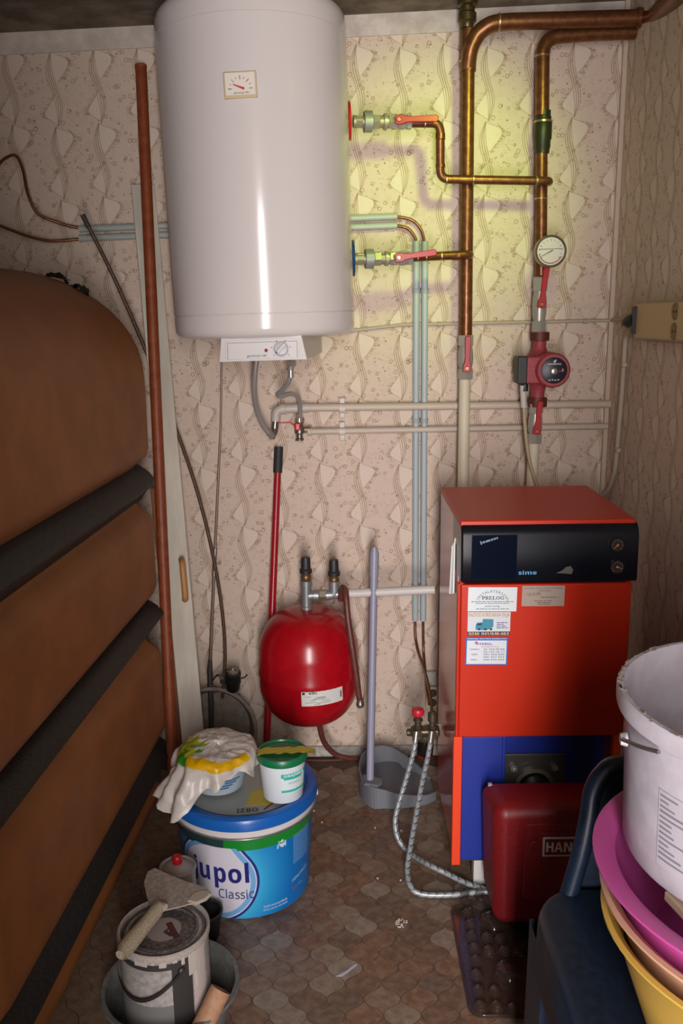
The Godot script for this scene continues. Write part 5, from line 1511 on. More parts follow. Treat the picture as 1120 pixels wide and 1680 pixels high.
	for i in 24:
		for j in 24:
			if (i + j) % 12 < 2: bi.set_pixel(i, j, Color8(116, 122, 126))
			if (i - j + 48) % 12 < 2 and (j % 12) < 6: bi.set_pixel(i, j, Color8(36, 38, 42))
	var bm := StandardMaterial3D.new()
	bm.albedo_texture = ImageTexture.create_from_image(bi)
	bm.uv1_scale = Vector3(1, 26, 1)
	bm.roughness = 0.35
	bm.metallic = 0.15
	var ends = [[Vector3(0.193, 0.2836, -2.178), Vector3(0.1836, 0.2364, -2.16), Vector3(0.1582, 0.1703, -2.12), Vector3(0.1371, 0.1175, -2.09), Vector3(0.1296, 0.0823, -2.07), Vector3(0.1394, 0.04558, -2.05), Vector3(0.1715, 0.01627, -2.035), Vector3(0.2088, 0.03, -1.97), Vector3(0.2534, 0.02, -1.946), Vector3(0.299, 0.014, -1.915), Vector3(0.3432, 0.012, -1.894)], [Vector3(0.2337, 0.2831, -2.178), Vector3(0.2216, 0.2324, -2.15), Vector3(0.1998, 0.1723, -2.1), Vector3(0.1792, 0.1124, -2.04), Vector3(0.1607, 0.0649, -1.98), Vector3(0.1516, 0.03584, -1.94), Vector3(0.1574, 0.02, -1.898), Vector3(0.1829, 0.009, -1.885), Vector3(0.253, 0.009, -1.881), Vector3(0.3273, 0.012, -1.887), Vector3(0.3842, 0.02, -1.877)]]
	for k in 2:
		var bh = thing("braided_hose", ["braided steel hose from red knobbed filter valve crossing behind the other", "braided steel hose from filter looping nearest over floor tiles to burner"][k], "hose", ends[k][0], "braided oil hoses")
		part(bh, "hose", tube(smooth_path(ends[k], 6), 0.0068, 12, bh.position), bm)
		part(bh, "ferrule", tube([ends[k][0] + Vector3(0, 0.004, -0.002), ends[k][0].lerp(ends[k][1], 0.4)], 0.0085, 12, bh.position), mat(176, 174, 164, 0.3, 0.85))
	# low socket and junction box on the wall behind
	var lo = thing("wall_socket", "pale double wall socket low beside the boiler", "socket", Vector3(0.2796, 0.2038, -2.6))
	part(lo, "plate", rbox(0.046, 0.07, 0.022, 0.003, 1), mat(206, 196, 160, 0.5), Vector3(0, 0, 0.011))
	for sy in [-1, 1]:
		part(lo, "outlet", lathe([0.0, 0.0, 0.0115, 0.0, 0.012, 0.001, 0.0135, 0.001, 0.0135, -0.001], 20), mat(70, 62, 52, 0.5), Vector3(-0.002, sy * 0.016, 0.0225), Vector3(PI / 2, 0, 0))
	var jb = thing("junction_box", "small pale grey junction box above the low socket", "box", Vector3(0.2732, 0.2696, -2.6))
	part(jb, "box", rbox(0.036, 0.038, 0.02, 0.003, 1), mat(176, 174, 166, 0.5), Vector3(0, 0, 0.01))
	part(jb, "lid", rbox(0.03, 0.032, 0.003, 0.001, 1), mat(186, 184, 176, 0.5), Vector3(0, 0, 0.021))

# ================================================================ paint bucket and what stands on it
func bucket_label():
	var W = 900
	var H = 400
	var img = Image.create(W, H, false, Image.FORMAT_RGB8)
	var c = Vector2(-0.084, 0.100)
	var tip = Vector2(-0.046, 0.206)
	var ra = 0.094
	var rb = 0.003
	var ax = (tip - c)
	var hl = ax.length()
	var u = ax / hl
	var w = Vector2(-u.y, u.x)
	var k = (ra - rb) / hl
	var a = sqrt(1.0 - k * k)
	for i in W:
		var X = (float(i) / W * 2.0 - 1.0) * 1.62 * 0.16
		for j in H:
			var Y = (1.0 - float(j) / H) * 0.222
			var q = Vector2(X, Y) - c
			var px = absf(q.dot(w))
			var py = q.dot(u)
			var kk = -k * px + a * py
			var d
			if kk < 0.0: d = Vector2(px, py).length() - ra
			elif kk > a * hl: d = Vector2(px, py - hl).length() - rb
			else: d = px * a + py * k - ra
			var col: Color
			if d < -0.004: col = Color8(206, 204, 214)
			elif d < 0.008: col = Color8(110, 166, 214)
			elif d < 0.011: col = Color8(196, 206, 226)
			elif d < 0.017: col = Color8(34, 42, 116)
			else:
				# printed sky blue ground, paler ring round the drop
				var f = clampf((d - 0.017) / 0.09, 0.0, 1.0)
				col = Color8(64, 176, 216).lerp(Color8(10, 108, 184), pow(f, 0.7))
				if X < -0.10 and Y > 0.13: col = Color8(58, 104, 136)
			if d >= 0.006 or Y > 0.19:
				if Y > 0.184:
					col = Color8(24, 128, 44) if X > -0.052 else Color8(34, 60, 62)
				if Y > 0.219: col = Color8(206, 206, 208)
			img.set_pixel(i, j, col)
	var put = func(X, Y): return Vector2((X / (1.62 * 0.16) + 1.0) * 0.5 * W, (1.0 - Y / 0.222) * H)
	var r := RandomNumberGenerator.new()
	r.seed = 12
	# fine print, symbols and stars at the right, a daisy at the lower left, white splashes
	var rowy = 0.186
	while rowy > 0.108:
		var p = put.call(0.118, rowy)
		var x = p.x
		while x < put.call(0.182, rowy).x:
			var l = r.randf_range(4, 14)
			stroke(img, Vector2(x, p.y), Vector2(minf(x + l, put.call(0.182, rowy).x), p.y), 0.7, Color8(196, 212, 226), 0.75)
			x += l + 3
		rowy -= 0.0032
	for i in 9:
		var p = put.call(0.118 + i * 0.007, 0.064 + 0.001 * i)
		for e in 5: stroke(img, p + Vector2(-6, -7 + e * 3.2), p + Vector2(4 + (i % 3) * 2, -7 + e * 3.2), 0.9, Color8(196, 212, 230), 0.7 if (i + e) % 3 != 0 else 0.1)
	for i in 5:
		var p = put.call(0.119 + i * 0.0085, 0.041)
		dab(img, p.x, p.y, 5, Color8(206, 40, 96) if i < 3 else Color8(120, 170, 210), 0.9)
	var dc = put.call(-0.082, 0.036)
	for i in 17:
		var an = TAU * i / 17.0
		stroke(img, dc + Vector2(cos(an), sin(an)) * 10, dc + Vector2(cos(an), sin(an)) * 36, 4.0, Color8(216, 216, 220) if i % 2 else Color8(190, 194, 206), 0.8)
	dab(img, dc.x, dc.y, 11, Color8(184, 122, 44), 1.0)
	for i in 26:
		var p = put.call(0.082 + r.randf_range(-0.012, 0.012), 0.182 + r.randf_range(-0.009, 0.008))
		dab(img, p.x, p.y, r.randf_range(2, 6), Color8(220, 228, 232), 0.8)
	return img

func build_buckets():
	var O = Vector3(-0.245, 0.0, -1.96)
	var face = 0.124
	var t = thing("paint_bucket", "blue wall paint bucket with white drop design and blue lid", "bucket", O, "", Vector3(0, face, 0))
	var blue = mat(14, 106, 178, 0.3)
	part(t, "body", lathe([0, 0.002, 0.148, 0.002, 0.152, 0.006, 0.1645, 0.228, 0.17, 0.23, 0.17, 0.238, 0.16, 0.24, 0, 0.24], 64), blue)
	var lm := StandardMaterial3D.new()
	lm.albedo_texture = ImageTexture.create_from_image(bucket_label())
	lm.roughness = 0.3
	var st = begin()
	lathe_to(st, V([0.1535, 0.007, 0.1655, 0.227]), 48, Transform3D.IDENTITY, -1.62, 3.24)
	part(t, "printed_sleeve", st.commit(), lm)
	var ink = mat(38, 40, 118, 0.5)
	var wrap = func(txt, ang, y, h, w, m, bold):
		var rr = 0.1535 + 0.012 * (y - 0.007) / 0.22 + 0.0012
		var o = lettering(t, txt, h, m, Vector3.ZERO, Vector3(-0.054, 0, 0), w, rr, bold)
		o.basis = Basis(Vector3.UP, ang) * Basis(Vector3(1, 0, 0), 0.054)
		o.position = Vector3(sin(ang), 0, cos(ang)) * rr + Vector3(0, y, 0)
	wrap.call("jupol", -0.44, 0.122, 0.07, 0.148, ink, true)
	wrap.call("Classic", -0.18, 0.074, 0.025, 0.083, mat(52, 68, 120, 0.5), false)
	wrap.call("Weiße Innenwandfarbe", 0.42, 0.032, 0.0065, 0.062, mat(190, 206, 224, 0.5), false)
	wrap.call("White interior wall paint", 0.42, 0.022, 0.0065, 0.064, mat(190, 206, 224, 0.5), false)
	part(t, "rim_skirt", lathe([0.166, 0.219, 0.172, 0.221, 0.1735, 0.246, 0.168, 0.248], 64), mat(206, 204, 202, 0.4))
	var lid = part(t, "lid", lathe([0.16, 0.242, 0.1755, 0.243, 0.178, 0.246, 0.178, 0.262, 0.175, 0.27, 0.168, 0.274, 0.158, 0.274, 0.153, 0.271, 0.149, 0.266, 0.146, 0.2645, 0, 0.2645], 72), mat(22, 92, 172, 0.28))
	part(lid, "lid_print", lathe([0.0, 0.2646, 0.14, 0.2646, 0.14, 0.2654, 0, 0.2654], 56), mat(150, 156, 152, 0.35))
	part(lid, "yellow_print", prism([-0.05, -0.02, 0.03, -0.035, 0.08, 0.0, 0.06, 0.05, -0.02, 0.04], 0.0005), mat(186, 168, 70, 0.45), Vector3(0.045, 0.2656, 0.075), Vector3(-PI / 2, 0.2, 0))
	lettering(lid, "IZBO", 0.016, mat(70, 74, 72, 0.6), Vector3(0.005, 0.2658, 0.122), Vector3(-PI / 2, 0, 0), 0.05, 0.0, true)
	part(lid, "brown_print", rbox(0.006, 0.0006, 0.05, 0.0002, 1), mat(120, 64, 48, 0.5), Vector3(0.06, 0.266, 0.105), Vector3(0, -0.7, 0))
	# wire bail lying against the front
	var bail = []
	for i in 25:
		var a = -1.45 + 2.95 * i / 24.0
		bail.append(Vector3(sin(a) * 0.1775, 0.2335 - 0.008 * cos(a), cos(a) * 0.1775))
	part(t, "bail", tube(bail, 0.0019, 7), mat(150, 150, 150, 0.3, 0.8))
	for s in [-1.45, 1.5]: part(t, "bail_ear", lathe([0, 0, 0.009, 0, 0.008, 0.008, 0, 0.009], 14), mat(206, 204, 202, 0.4), Vector3(sin(s) * 0.171, 0.234, cos(s) * 0.171), Vector3(PI / 2, s, 0))
	# ---- small white pot with a green lid
	var P = Vector3(-0.146, 0.2745, -1.895)
	var pot = thing("plastic_pot", "small white plastic pot with green lid on blue bucket lid", "pot", P)
	part(pot, "body", lathe([0, 0.0, 0.0445, 0.0, 0.047, 0.003, 0.0545, 0.1, 0.0545, 0.106, 0, 0.106], 44), mat(212, 220, 224, 0.35))
	part(pot, "lid", lathe([0.0545, 0.094, 0.0585, 0.095, 0.0595, 0.098, 0.0595, 0.108, 0.057, 0.1125, 0.052, 0.1125, 0.0505, 0.109, 0, 0.109], 44), mat(18, 108, 68, 0.35), Vector3.ZERO, Vector3.ZERO, "green snap lid")
	var teal = mat(40, 172, 162, 0.5)
	var pl = part(pot, "label", arc_patch(0.0495, 0.0535, -0.02, 1.35, 0.028, 0.082, 14), mat(206, 222, 220, 0.5), Vector3.ZERO, Vector3(0, 0.02, 0))
	part(pl, "teal_band", arc_patch(0.0532, 0.0539, -0.01, 1.35, 0.068, 0.078, 14), teal)
	part(pl, "teal_band", arc_patch(0.0528, 0.0532, 0.1, 1.0, 0.063, 0.068, 10), teal)
	part(pl, "teal_band", arc_patch(0.0498, 0.0502, -0.01, 1.35, 0.03, 0.036, 14), teal)
	var wp = lettering(pl, "GRAJSKI K", 0.0075, mat(214, 236, 232, 0.5), Vector3.ZERO, Vector3(0, 0.62, 0), 0.055, 0.0542, true)
	wp.position = Vector3(sin(0.62), 0, cos(0.62)) * 0.0542 + Vector3(0, 0.073, 0)
	part(pl, "print_line", arc_patch(0.0521, 0.0522, 0.3, 0.9, 0.052, 0.055, 8), mat(150, 196, 190, 0.5))
	# yellow film strip lying across the green lid
	var ys = thing("yellow_strip", "crumpled yellow plastic strip lying across the green pot lid", "strip", P + Vector3(0, 0.1128, 0))
	var sg = begin()
	sg.set_smooth_group(0)
	var rows = []
	for i in 19:
		var row = []
		for j in 6:
			var x = -0.062 + 0.135 * i / 18.0
			var z = 0.022 - 0.031 * j / 5.0 + 0.002 * sin(i * 1.3) + (0.004 * sin(i * 2.1 + j) if i > 15 or i < 2 else 0.0)
			var y = 0.001 + 0.0022 * absf(sin(i * 0.9 + j * 1.7)) - (0.010 * pow(maxf(0.0, absf(x) - 0.058) / 0.015, 1.0) if absf(x) > 0.058 else 0.0)
			row.append(Vector3(x, y, z))
		rows.append(row)
	for i in 18:
		for j in 5:
			for q in [[0, 0, 1, 0, 1, 1], [0, 0, 1, 1, 0, 1]]:
				for e in [0, 2, 4]: sg.add_vertex(rows[i + q[e]][j + q[e + 1]])
	sg.generate_normals()
	var ym = mat(188, 166, 22, 0.3)
	part(ys, "film", sg.commit(), ym, Vector3(0.006, 0, 0.0), Vector3(0, 0.05, 0))
	# ---- bowl wrapped in a plastic bag
	var C = Vector3(-0.304, 0.2745, -1.945)
	var bw = thing("plastic_bowl", "pale plastic bowl on the bucket lid under plastic bag", "bowl", C)
	part(bw, "bowl", lathe([0, 0.0, 0.056, 0.0, 0.06, 0.004, 0.079, 0.088, 0.083, 0.09, 0.083, 0.094, 0.077, 0.094, 0.057, 0.008, 0, 0.006], 44), mat(176, 188, 196, 0.3))
	var bl = part(bw, "label", arc_patch(0.0625, 0.074, -0.3, 1.2, 0.012, 0.064, 16), mat(150, 170, 184, 0.4))
	for k in 6: part(bl, "print_line", arc_patch(0.066 + 0.0015 * k, 0.067 + 0.0015 * k, 0.15 + 0.1 * (k % 3), 0.5 + 0.14 * (k % 4), 0.02 + k * 0.0066, 0.0235 + k * 0.0066, 6), mat(60, 96, 140, 0.5))
	var bag = thing("plastic_bag", "crumpled white plastic bag with yellow and green print draped over bowl", "bag", C + Vector3(0, 0.095, 0))
	var sb = begin()
	sb.set_smooth_group(0)
	var NT = 120
	var NS = 46
	var nz := FastNoiseLite.new()
	nz.seed = 5
	nz.frequency = 9.0
	nz.fractal_octaves = 3
	var nf := FastNoiseLite.new()
	nf.seed = 9
	nf.frequency = 26.0
	nf.fractal_type = FastNoiseLite.FRACTAL_RIDGED
	nf.fractal_octaves = 2
	var G = []
	var CC = []
	for i in NT + 1:
		var a = TAU * i / NT
		var dir = Vector3(sin(a), 0, cos(a))
		# how far it hangs: long to the left front, short elsewhere
		var left = maxf(0.0, cos(a - deg_to_rad(-52)))
		var hang = 0.028 + 0.135 * pow(left, 3.0) + 0.02 * maxf(0.0, cos(a - deg_to_rad(75))) + 0.010 * sin(a * 7.0) + 0.006 * sin(a * 13.0 + 1.0)
		var row = []
		var crow = []
		for j in NS + 1:
			var f = float(j) / NS
			var s = f * (0.087 + hang)
			var p
			if s < 0.087:
				var rr = s / 0.087
				p = dir * s + Vector3(0, 0.004 + 0.016 * (1.0 - rr * rr) * (0.6 + 0.4 * cos(a + 2.4)), 0)
			else:
				var e = s - 0.087
				var fl = 0.30 + 0.16 * sin(a * 9.0) + 0.08 * sin(a * 17.0)
				p = dir * (0.087 + 0.006 * sin(minf(e / 0.012, 1.0) * PI * 0.5) + e * fl * (0.45 + 0.55 * left)) + Vector3(0, 0.004 - e * (0.93 - 0.12 * left), 0)
				# past the lid's edge it swings in again
			var n1 = nz.get_noise_3d(p.x, p.y, p.z + 3.0)
			var n2 = nf.get_noise_3d(p.x, p.y, p.z)
			var amp = 0.004 + 0.012 * clampf((s - 0.08) / 0.05, 0.0, 1.0)
			p += dir * n1 * amp * 1.2 * clampf(s / 0.09, 0, 1) + Vector3(0, n1 * 0.006 + n2 * 0.0035, 0)
			var ad = wrapf(a - deg_to_rad(2), -PI, PI)
			var col = Color8(196, 190, 182)
			if absf(ad) < 1.05 and s > 0.080 + 0.006 * sin(a * 5.0) and s < 0.106 + 0.004 * sin(a * 4.0 + 1.0): col = Color8(204, 158, 8)
			var g = Vector2(p.x + 0.052, p.z - 0.014)
			if g.length() < 0.034 and n2 < 0.35: col = Color8(36, 128, 30) if n1 > -0.12 else Color8(150, 168, 30)
			elif g.length() < 0.046 and p.x < -0.045: col = Color8(168, 172, 40)
			if a > deg_to_rad(288) and a < deg_to_rad(318) and s > 0.085 and s < 0.112: col = Color8(40, 122, 32)
			if absf(wrapf(a - deg_to_rad(187), -PI, PI)) < 0.09 and s > 0.07 and s < 0.085: col = Color8(176, 84, 30)
			row.append(p)
			crow.append(col.srgb_to_linear())
		G.append(row)
		CC.append(crow)
	G[NT] = G[0]
	for i in NT:
		for j in NS:
			var quad = [[i, j], [i, j + 1], [i + 1, j + 1], [i, j], [i + 1, j + 1], [i + 1, j]]
			for q in quad:
				sb.set_color(CC[q[0]][q[1]])
				sb.add_vertex(G[q[0]][q[1]])
	sb.generate_normals()
	var bm := StandardMaterial3D.new()
	bm.vertex_color_use_as_albedo = true
	bm.roughness = 0.35
	bm.cull_mode = BaseMaterial3D.CULL_DISABLED
	part(bag, "film", sb.commit(), bm)

# ================================================================ paint tin in the grey basin
func build_tin():
	var B = Vector3(-0.347, 0.0, -1.502)
	var bs = thing("grey_basin", "round grey plastic basin on the floor holding the paint tin", "basin", B)
	part(bs, "basin", lathe([0, 0.002, 0.098, 0.002, 0.104, 0.006, 0.127, 0.088, 0.134, 0.09, 0.136, 0.093, 0.134, 0.097, 0.126, 0.096, 0.1, 0.012, 0, 0.009], 60), mottled("basin", Color8(96, 98, 96), Color8(120, 122, 118), 0.12, 0.45, 0.0, 0.0, 101))
	var O = Vector3(-0.354, 0.0105, -1.5)
	var t = thing("paint_tin", "old round metal paint tin with drips and hanging bail in basin", "tin", O)
	var body = mottled("tin_paint", Color8(150, 146, 140), Color8(184, 178, 172), 0.09, 0.5, 0.0, 0.0, 102)
	var dark = mat(58, 54, 54, 0.5)
	var h = 0.212
	part(t, "can", lathe([0, 0.0, 0.086, 0.0, 0.087, 0.003, 0.085, 0.006, 0.085, h - 0.016, 0.0865, h - 0.012, 0.0865, h, 0.0825, h, 0.0815, h - 0.006, 0, h - 0.006], 56), body)
	# lid: rings stepped inwards
	var lid = part(t, "lid", lathe([0.0815, h - 0.006, 0.078, h - 0.003, 0.075, h - 0.002, 0.0735, h - 0.006, 0.068, h - 0.008, 0.066, h - 0.003, 0.062, h - 0.002, 0.06, h - 0.006, 0, h - 0.0055], 56), mottled("tin_lid", Color8(84, 76, 76), Color8(132, 128, 126), 0.06, 0.35, 0.4, 0.0, 103))
	part(lid, "lid_label", lathe([0, h - 0.0054, 0.034, h - 0.0054, 0.034, h - 0.0049, 0, h - 0.0049], 28), mat(150, 140, 136, 0.5))
	lettering(lid, "E", 0.022, mat(72, 36, 38, 0.6), Vector3(0.014, h - 0.0046, 0.01), Vector3(-PI / 2, 0.9, 0), 0.016, 0.0, true)
	part(lid, "label_stripe", rbox(0.012, 0.0006, 0.05, 0.0002, 1), mat(82, 42, 42, 0.5), Vector3(0.018, h - 0.0048, 0.004), Vector3(0, 0.5, 0))
	# painted rim and label fields
	part(t, "rim", lathe([0.0865, h - 0.012, 0.0885, h - 0.010, 0.0885, h + 0.001, 0.086, h + 0.003, 0.0825, h + 0.001], 56), mottled("tin_rim", Color8(150, 142, 134), Color8(196, 188, 180), 0.02, 0.5, 0.0, 0.0, 104))
	part(t, "dark_stripe", arc_patch(0.0856, 0.0856, 0.34, 0.82, 0.006, h - 0.016, 10), dark)
	part(t, "dark_stripe", arc_patch(0.0857, 0.0857, -1.4, 0.34, h - 0.03, h - 0.017, 24), dark)
	part(t, "pale_stripe", arc_patch(0.0858, 0.0858, 0.85, 1.25, 0.03, h - 0.014, 8), mat(196, 184, 178, 0.5))
	part(t, "lower_field", arc_patch(0.0856, 0.0856, -1.5, 0.34, 0.006, 0.105, 24), mat(122, 122, 120, 0.5))
	# paint drips over the rim, each with its own length
	for k in 10:
		var a = [-1.15, -0.86, -0.7, -0.32, -0.05, 0.16, 0.42, 0.6, 0.83, 0.98][k]
		var l = [0.012, 0.017, 0.009, 0.014, 0.01, 0.016, 0.011, 0.02, 0.05, 0.085][k]
		part(t, "drip", rbox([0.02, 0.008, 0.012, 0.026, 0.007, 0.014, 0.01, 0.007, 0.018, 0.012][k], l, 0.003, 0.0014, 3), mat(190, 182, 174, 0.45), Vector3(sin(a) * 0.0865, h - 0.006 - l * 0.5, cos(a) * 0.0865), Vector3(0, a, 0))
	# bail hanging down the front
	var bp = []
	for i in 21:
		var f = i / 20.0
		var a = -1.45 + 2.0 * f
		bp.append(Vector3(sin(a) * 0.092, h - 0.036 - 0.062 * sin(PI * f) * (1.0 - 0.2 * f), cos(a) * 0.092))
	var bst = begin()
	for i in 20:
		for e in [0, 1]:
			var a = bp[i]
			var b = bp[i + 1]
			var u = Vector3(0, 0.004, 0)
			var n0 = Vector3(a.x, 0, a.z).normalized() * (1 if e == 0 else -1)
			var n1 = Vector3(b.x, 0, b.z).normalized() * (1 if e == 0 else -1)
			var o0 = n0 * 0.0008
			var o1 = n1 * 0.0008
			tri(bst, a - u + o0, b - u + o1, b + u + o1, n0, n1, n1)
			tri(bst, a - u + o0, b + u + o1, a + u + o0, n0, n1, n0)
	part(t, "bail", bst.commit(), mat(52, 50, 48, 0.45, 0.3))
	for a in [-1.45, 0.55]: part(t, "bail_ear", lathe([0, 0, 0.007, 0, 0.006, 0.005, 0.003, 0.007, 0, 0.007], 12), mat(70, 66, 64, 0.4, 0.4), Vector3(sin(a) * 0.086, h - 0.036, cos(a) * 0.086), Basis(Vector3.UP, a).get_euler() + Vector3(PI / 2, 0, 0))
	# ---- scraper lying on the lid
	var sc = thing("paint_scraper", "plaster caked paint scraper lying across the tin lid", "scraper", O + Vector3(-0.02, h + 0.0045, -0.02))
	var q = sc.position
	var outline = []
	for p in [Vector3(-0.3833, 0.235, -1.535), Vector3(-0.4018, 0.235, -1.576), Vector3(-0.4178, 0.235, -1.622), Vector3(-0.4176, 0.235, -1.657), Vector3(-0.4047, 0.235, -1.67), Vector3(-0.3735, 0.235, -1.648), Vector3(-0.3308, 0.235, -1.622), Vector3(-0.2887, 0.235, -1.602), Vector3(-0.2767, 0.235, -1.588), Vector3(-0.2835, 0.235, -1.567), Vector3(-0.3034, 0.235, -1.554), Vector3(-0.3295, 0.235, -1.543), Vector3(-0.358, 0.235, -1.534)]:
		outline.append(Vector2(p.x - q.x, -(p.z - q.z)))
	var ss = begin()
	prism_to(ss, outline, 0.0025, 0.0006, Transform3D(Basis(Vector3(1, 0, 0), -PI / 2), Vector3(0, 0.004, 0)))
	part(sc, "blade", ss.commit(), mottled("blade", Color8(146, 136, 126), Color8(172, 163, 152), 0.08, 0.5, 0.0, 0.08, 105), Vector3.ZERO, Vector3(0.02, 0, 0.02))
	var h0 = Vector3(-0.3667, 0.238, -1.53) - q
	var h1 = Vector3(-0.412, 0.238, -1.396) - q
	part(sc, "handle", tube([h0, h0.lerp(h1, 0.12), h0.lerp(h1, 0.4), h0.lerp(h1, 0.75), h0.lerp(h1, 0.95), h1], [0.0105, 0.0145, 0.014, 0.0165, 0.0155, 0.009], 14), mottled("handle_wood", Color8(148, 136, 112), Color8(188, 176, 152), 0.03, 0.7, 0.0, 0.3, 106), Vector3(0, 0.006, 0))
	var crust = []
	for p in [Vector3(-0.3184, 0.237, -1.557), Vector3(-0.3124, 0.237, -1.58), Vector3(-0.2944, 0.237, -1.591), Vector3(-0.2755, 0.237, -1.589), Vector3(-0.2717, 0.237, -1.579), Vector3(-0.2802, 0.237, -1.562), Vector3(-0.2977, 0.237, -1.549)]: crust.append(Vector2(p.x - q.x, -(p.z - q.z)))
	var ps = begin()
	prism_to(ps, crust, 0.005, 0.003, Transform3D(Basis(Vector3(1, 0, 0), -PI / 2), Vector3(0, 0.006, 0)))
	part(sc, "plaster_crust", ps.commit(), mottled("crust", Color8(166, 156, 140), Color8(190, 182, 168), 0.02, 0.9, 0.0, 0.4, 107))
	part(sc, "ferrule", rbox(0.03, 0.012, 0.018, 0.005, 3), mottled("crust", Color8(166, 156, 140), Color8(190, 182, 168), 0.02, 0.9, 0.0, 0.4, 107), Vector3(-0.3662, 0.238, -1.534) - q + Vector3(0, 0.005, 0), Vector3(0, -0.5, 0))
	# ---- paint roller sleeve leaning in the basin
	var ra = Vector3(-0.2407, 0.125, -1.448)
	var rb = Vector3(-0.292, 0.045, -1.388)
	var ro = thing("roller_sleeve", "beige cardboard roller sleeve leaning in the basin beside tin", "roller", rb)
	var rs = begin()
	var xf = along(Vector3.ZERO, ra - rb)
	var L = (ra - rb).length()
	lathe_to(rs, V([0.0, 0.0, 0.02, 0.0, 0.0205, 0.001, 0.0205, L - 0.001, 0.02, L, 0.017, L, 0.0165, L - 0.01, 0, L - 0.01]), 24, xf)
	part(ro, "tube", rs.commit(), mottled("card", Color8(158, 118, 88), Color8(180, 140, 108), 0.1, 0.7, 0.0, 0.0, 108))
	# ---- spray can and small black pot behind
	var sp = thing("spray_can", "grey spray can with red nozzle standing between tin and bucket", "can", Vector3(-0.374, 0.0, -1.752))
	part(sp, "can", lathe([0, 0.0, 0.036, 0.0, 0.039, 0.004, 0.039, 0.176, 0.041, 0.178, 0.0415, 0.182, 0.04, 0.1845, 0.037, 0.1845, 0.0355, 0.181, 0.031, 0.183, 0.022, 0.1895, 0.014, 0.192, 0, 0.1925], 40), mat(178, 172, 166, 0.35, 0.3))
	part(sp, "label_bar", arc_patch(0.0394, 0.0394, 0.1, 0.3, 0.1, 0.164, 4), mat(40, 38, 38, 0.5))
	part(sp, "nozzle", lathe([0, 0.19, 0.0105, 0.19, 0.0115, 0.193, 0.0115, 0.205, 0.009, 0.209, 0, 0.21], 16), mat(190, 26, 32, 0.35), Vector3.ZERO, Vector3.ZERO, "red spray nozzle")
	var bp2 = thing("black_pot", "small black plastic pot between paint tin and blue bucket", "pot", Vector3(-0.3195, 0, -1.757))
	part(bp2, "pot", lathe([0, 0.0, 0.026, 0.0, 0.03, 0.003, 0.038, 0.062, 0.041, 0.063, 0.041, 0.067, 0.036, 0.067, 0.028, 0.005, 0, 0.004], 28), mat(32, 30, 30, 0.4))
	# ---- crumbs on the floor
	var r := RandomNumberGenerator.new()
	r.seed = 77
	var cr = thing("plaster_crumbs", "small heap of white plaster crumbs on the floor tiles", "crumbs", Vector3(0.1265, 0, -1.792))
	var cs = begin()
	for i in 26:
		var a = r.randf() * TAU
		var d = 0.015 * sqrt(r.randf())
		var z = r.randf_range(0.0012, 0.0026)
		rbox_to(cs, Vector3(z * 1.6, z, z * 1.4), 0.0006, 1, Transform3D(Basis(Vector3.UP, r.randf() * 3), Vector3(cos(a) * d, z * 0.5, sin(a) * d)))
	var cp = part(cr, "crumb_pile", cs.commit(), mat(214, 208, 200, 0.8))
	cp.set_meta("kind", "stuff")
	var sm = thing("paint_smear", "thin bluish white smear of dried paint on the floor tiles", "smear", Vector3(-0.001556, 0, -1.644))
	part(sm, "smear", prism([-0.022, -0.018, -0.012, -0.01, 0.0, -0.002, 0.012, 0.012, 0.02, 0.018, 0.024, 0.016, 0.012, 0.003, 0.002, -0.008, -0.012, -0.018], 0.0008, 0.0002), mat(178, 178, 196, 0.5), Vector3(0, 0.0002, 0), Vector3(-PI / 2, 0, 0))
	for p in [Vector3(0.08146, 0.001, -2.184), Vector3(0.1523, 0.001, -2.168), Vector3(0.07866, 0.001, -1.96), Vector3(0.136, 0.001, -1.951), Vector3(-0.06474, 0.001, -2.214), Vector3(-0.08842, 0.001, -2.274)]:
		var bt = thing("floor_crumb", "single pale crumb lying loose on floor tiles", "crumb", p, "loose crumbs on the floor")
		part(bt, "crumb", rbox(0.005, 0.003, 0.004, 0.001, 1), mat(206, 200, 194, 0.8), Vector3(0, 0.0005, 0), Vector3(0, r.randf() * 3, 0))

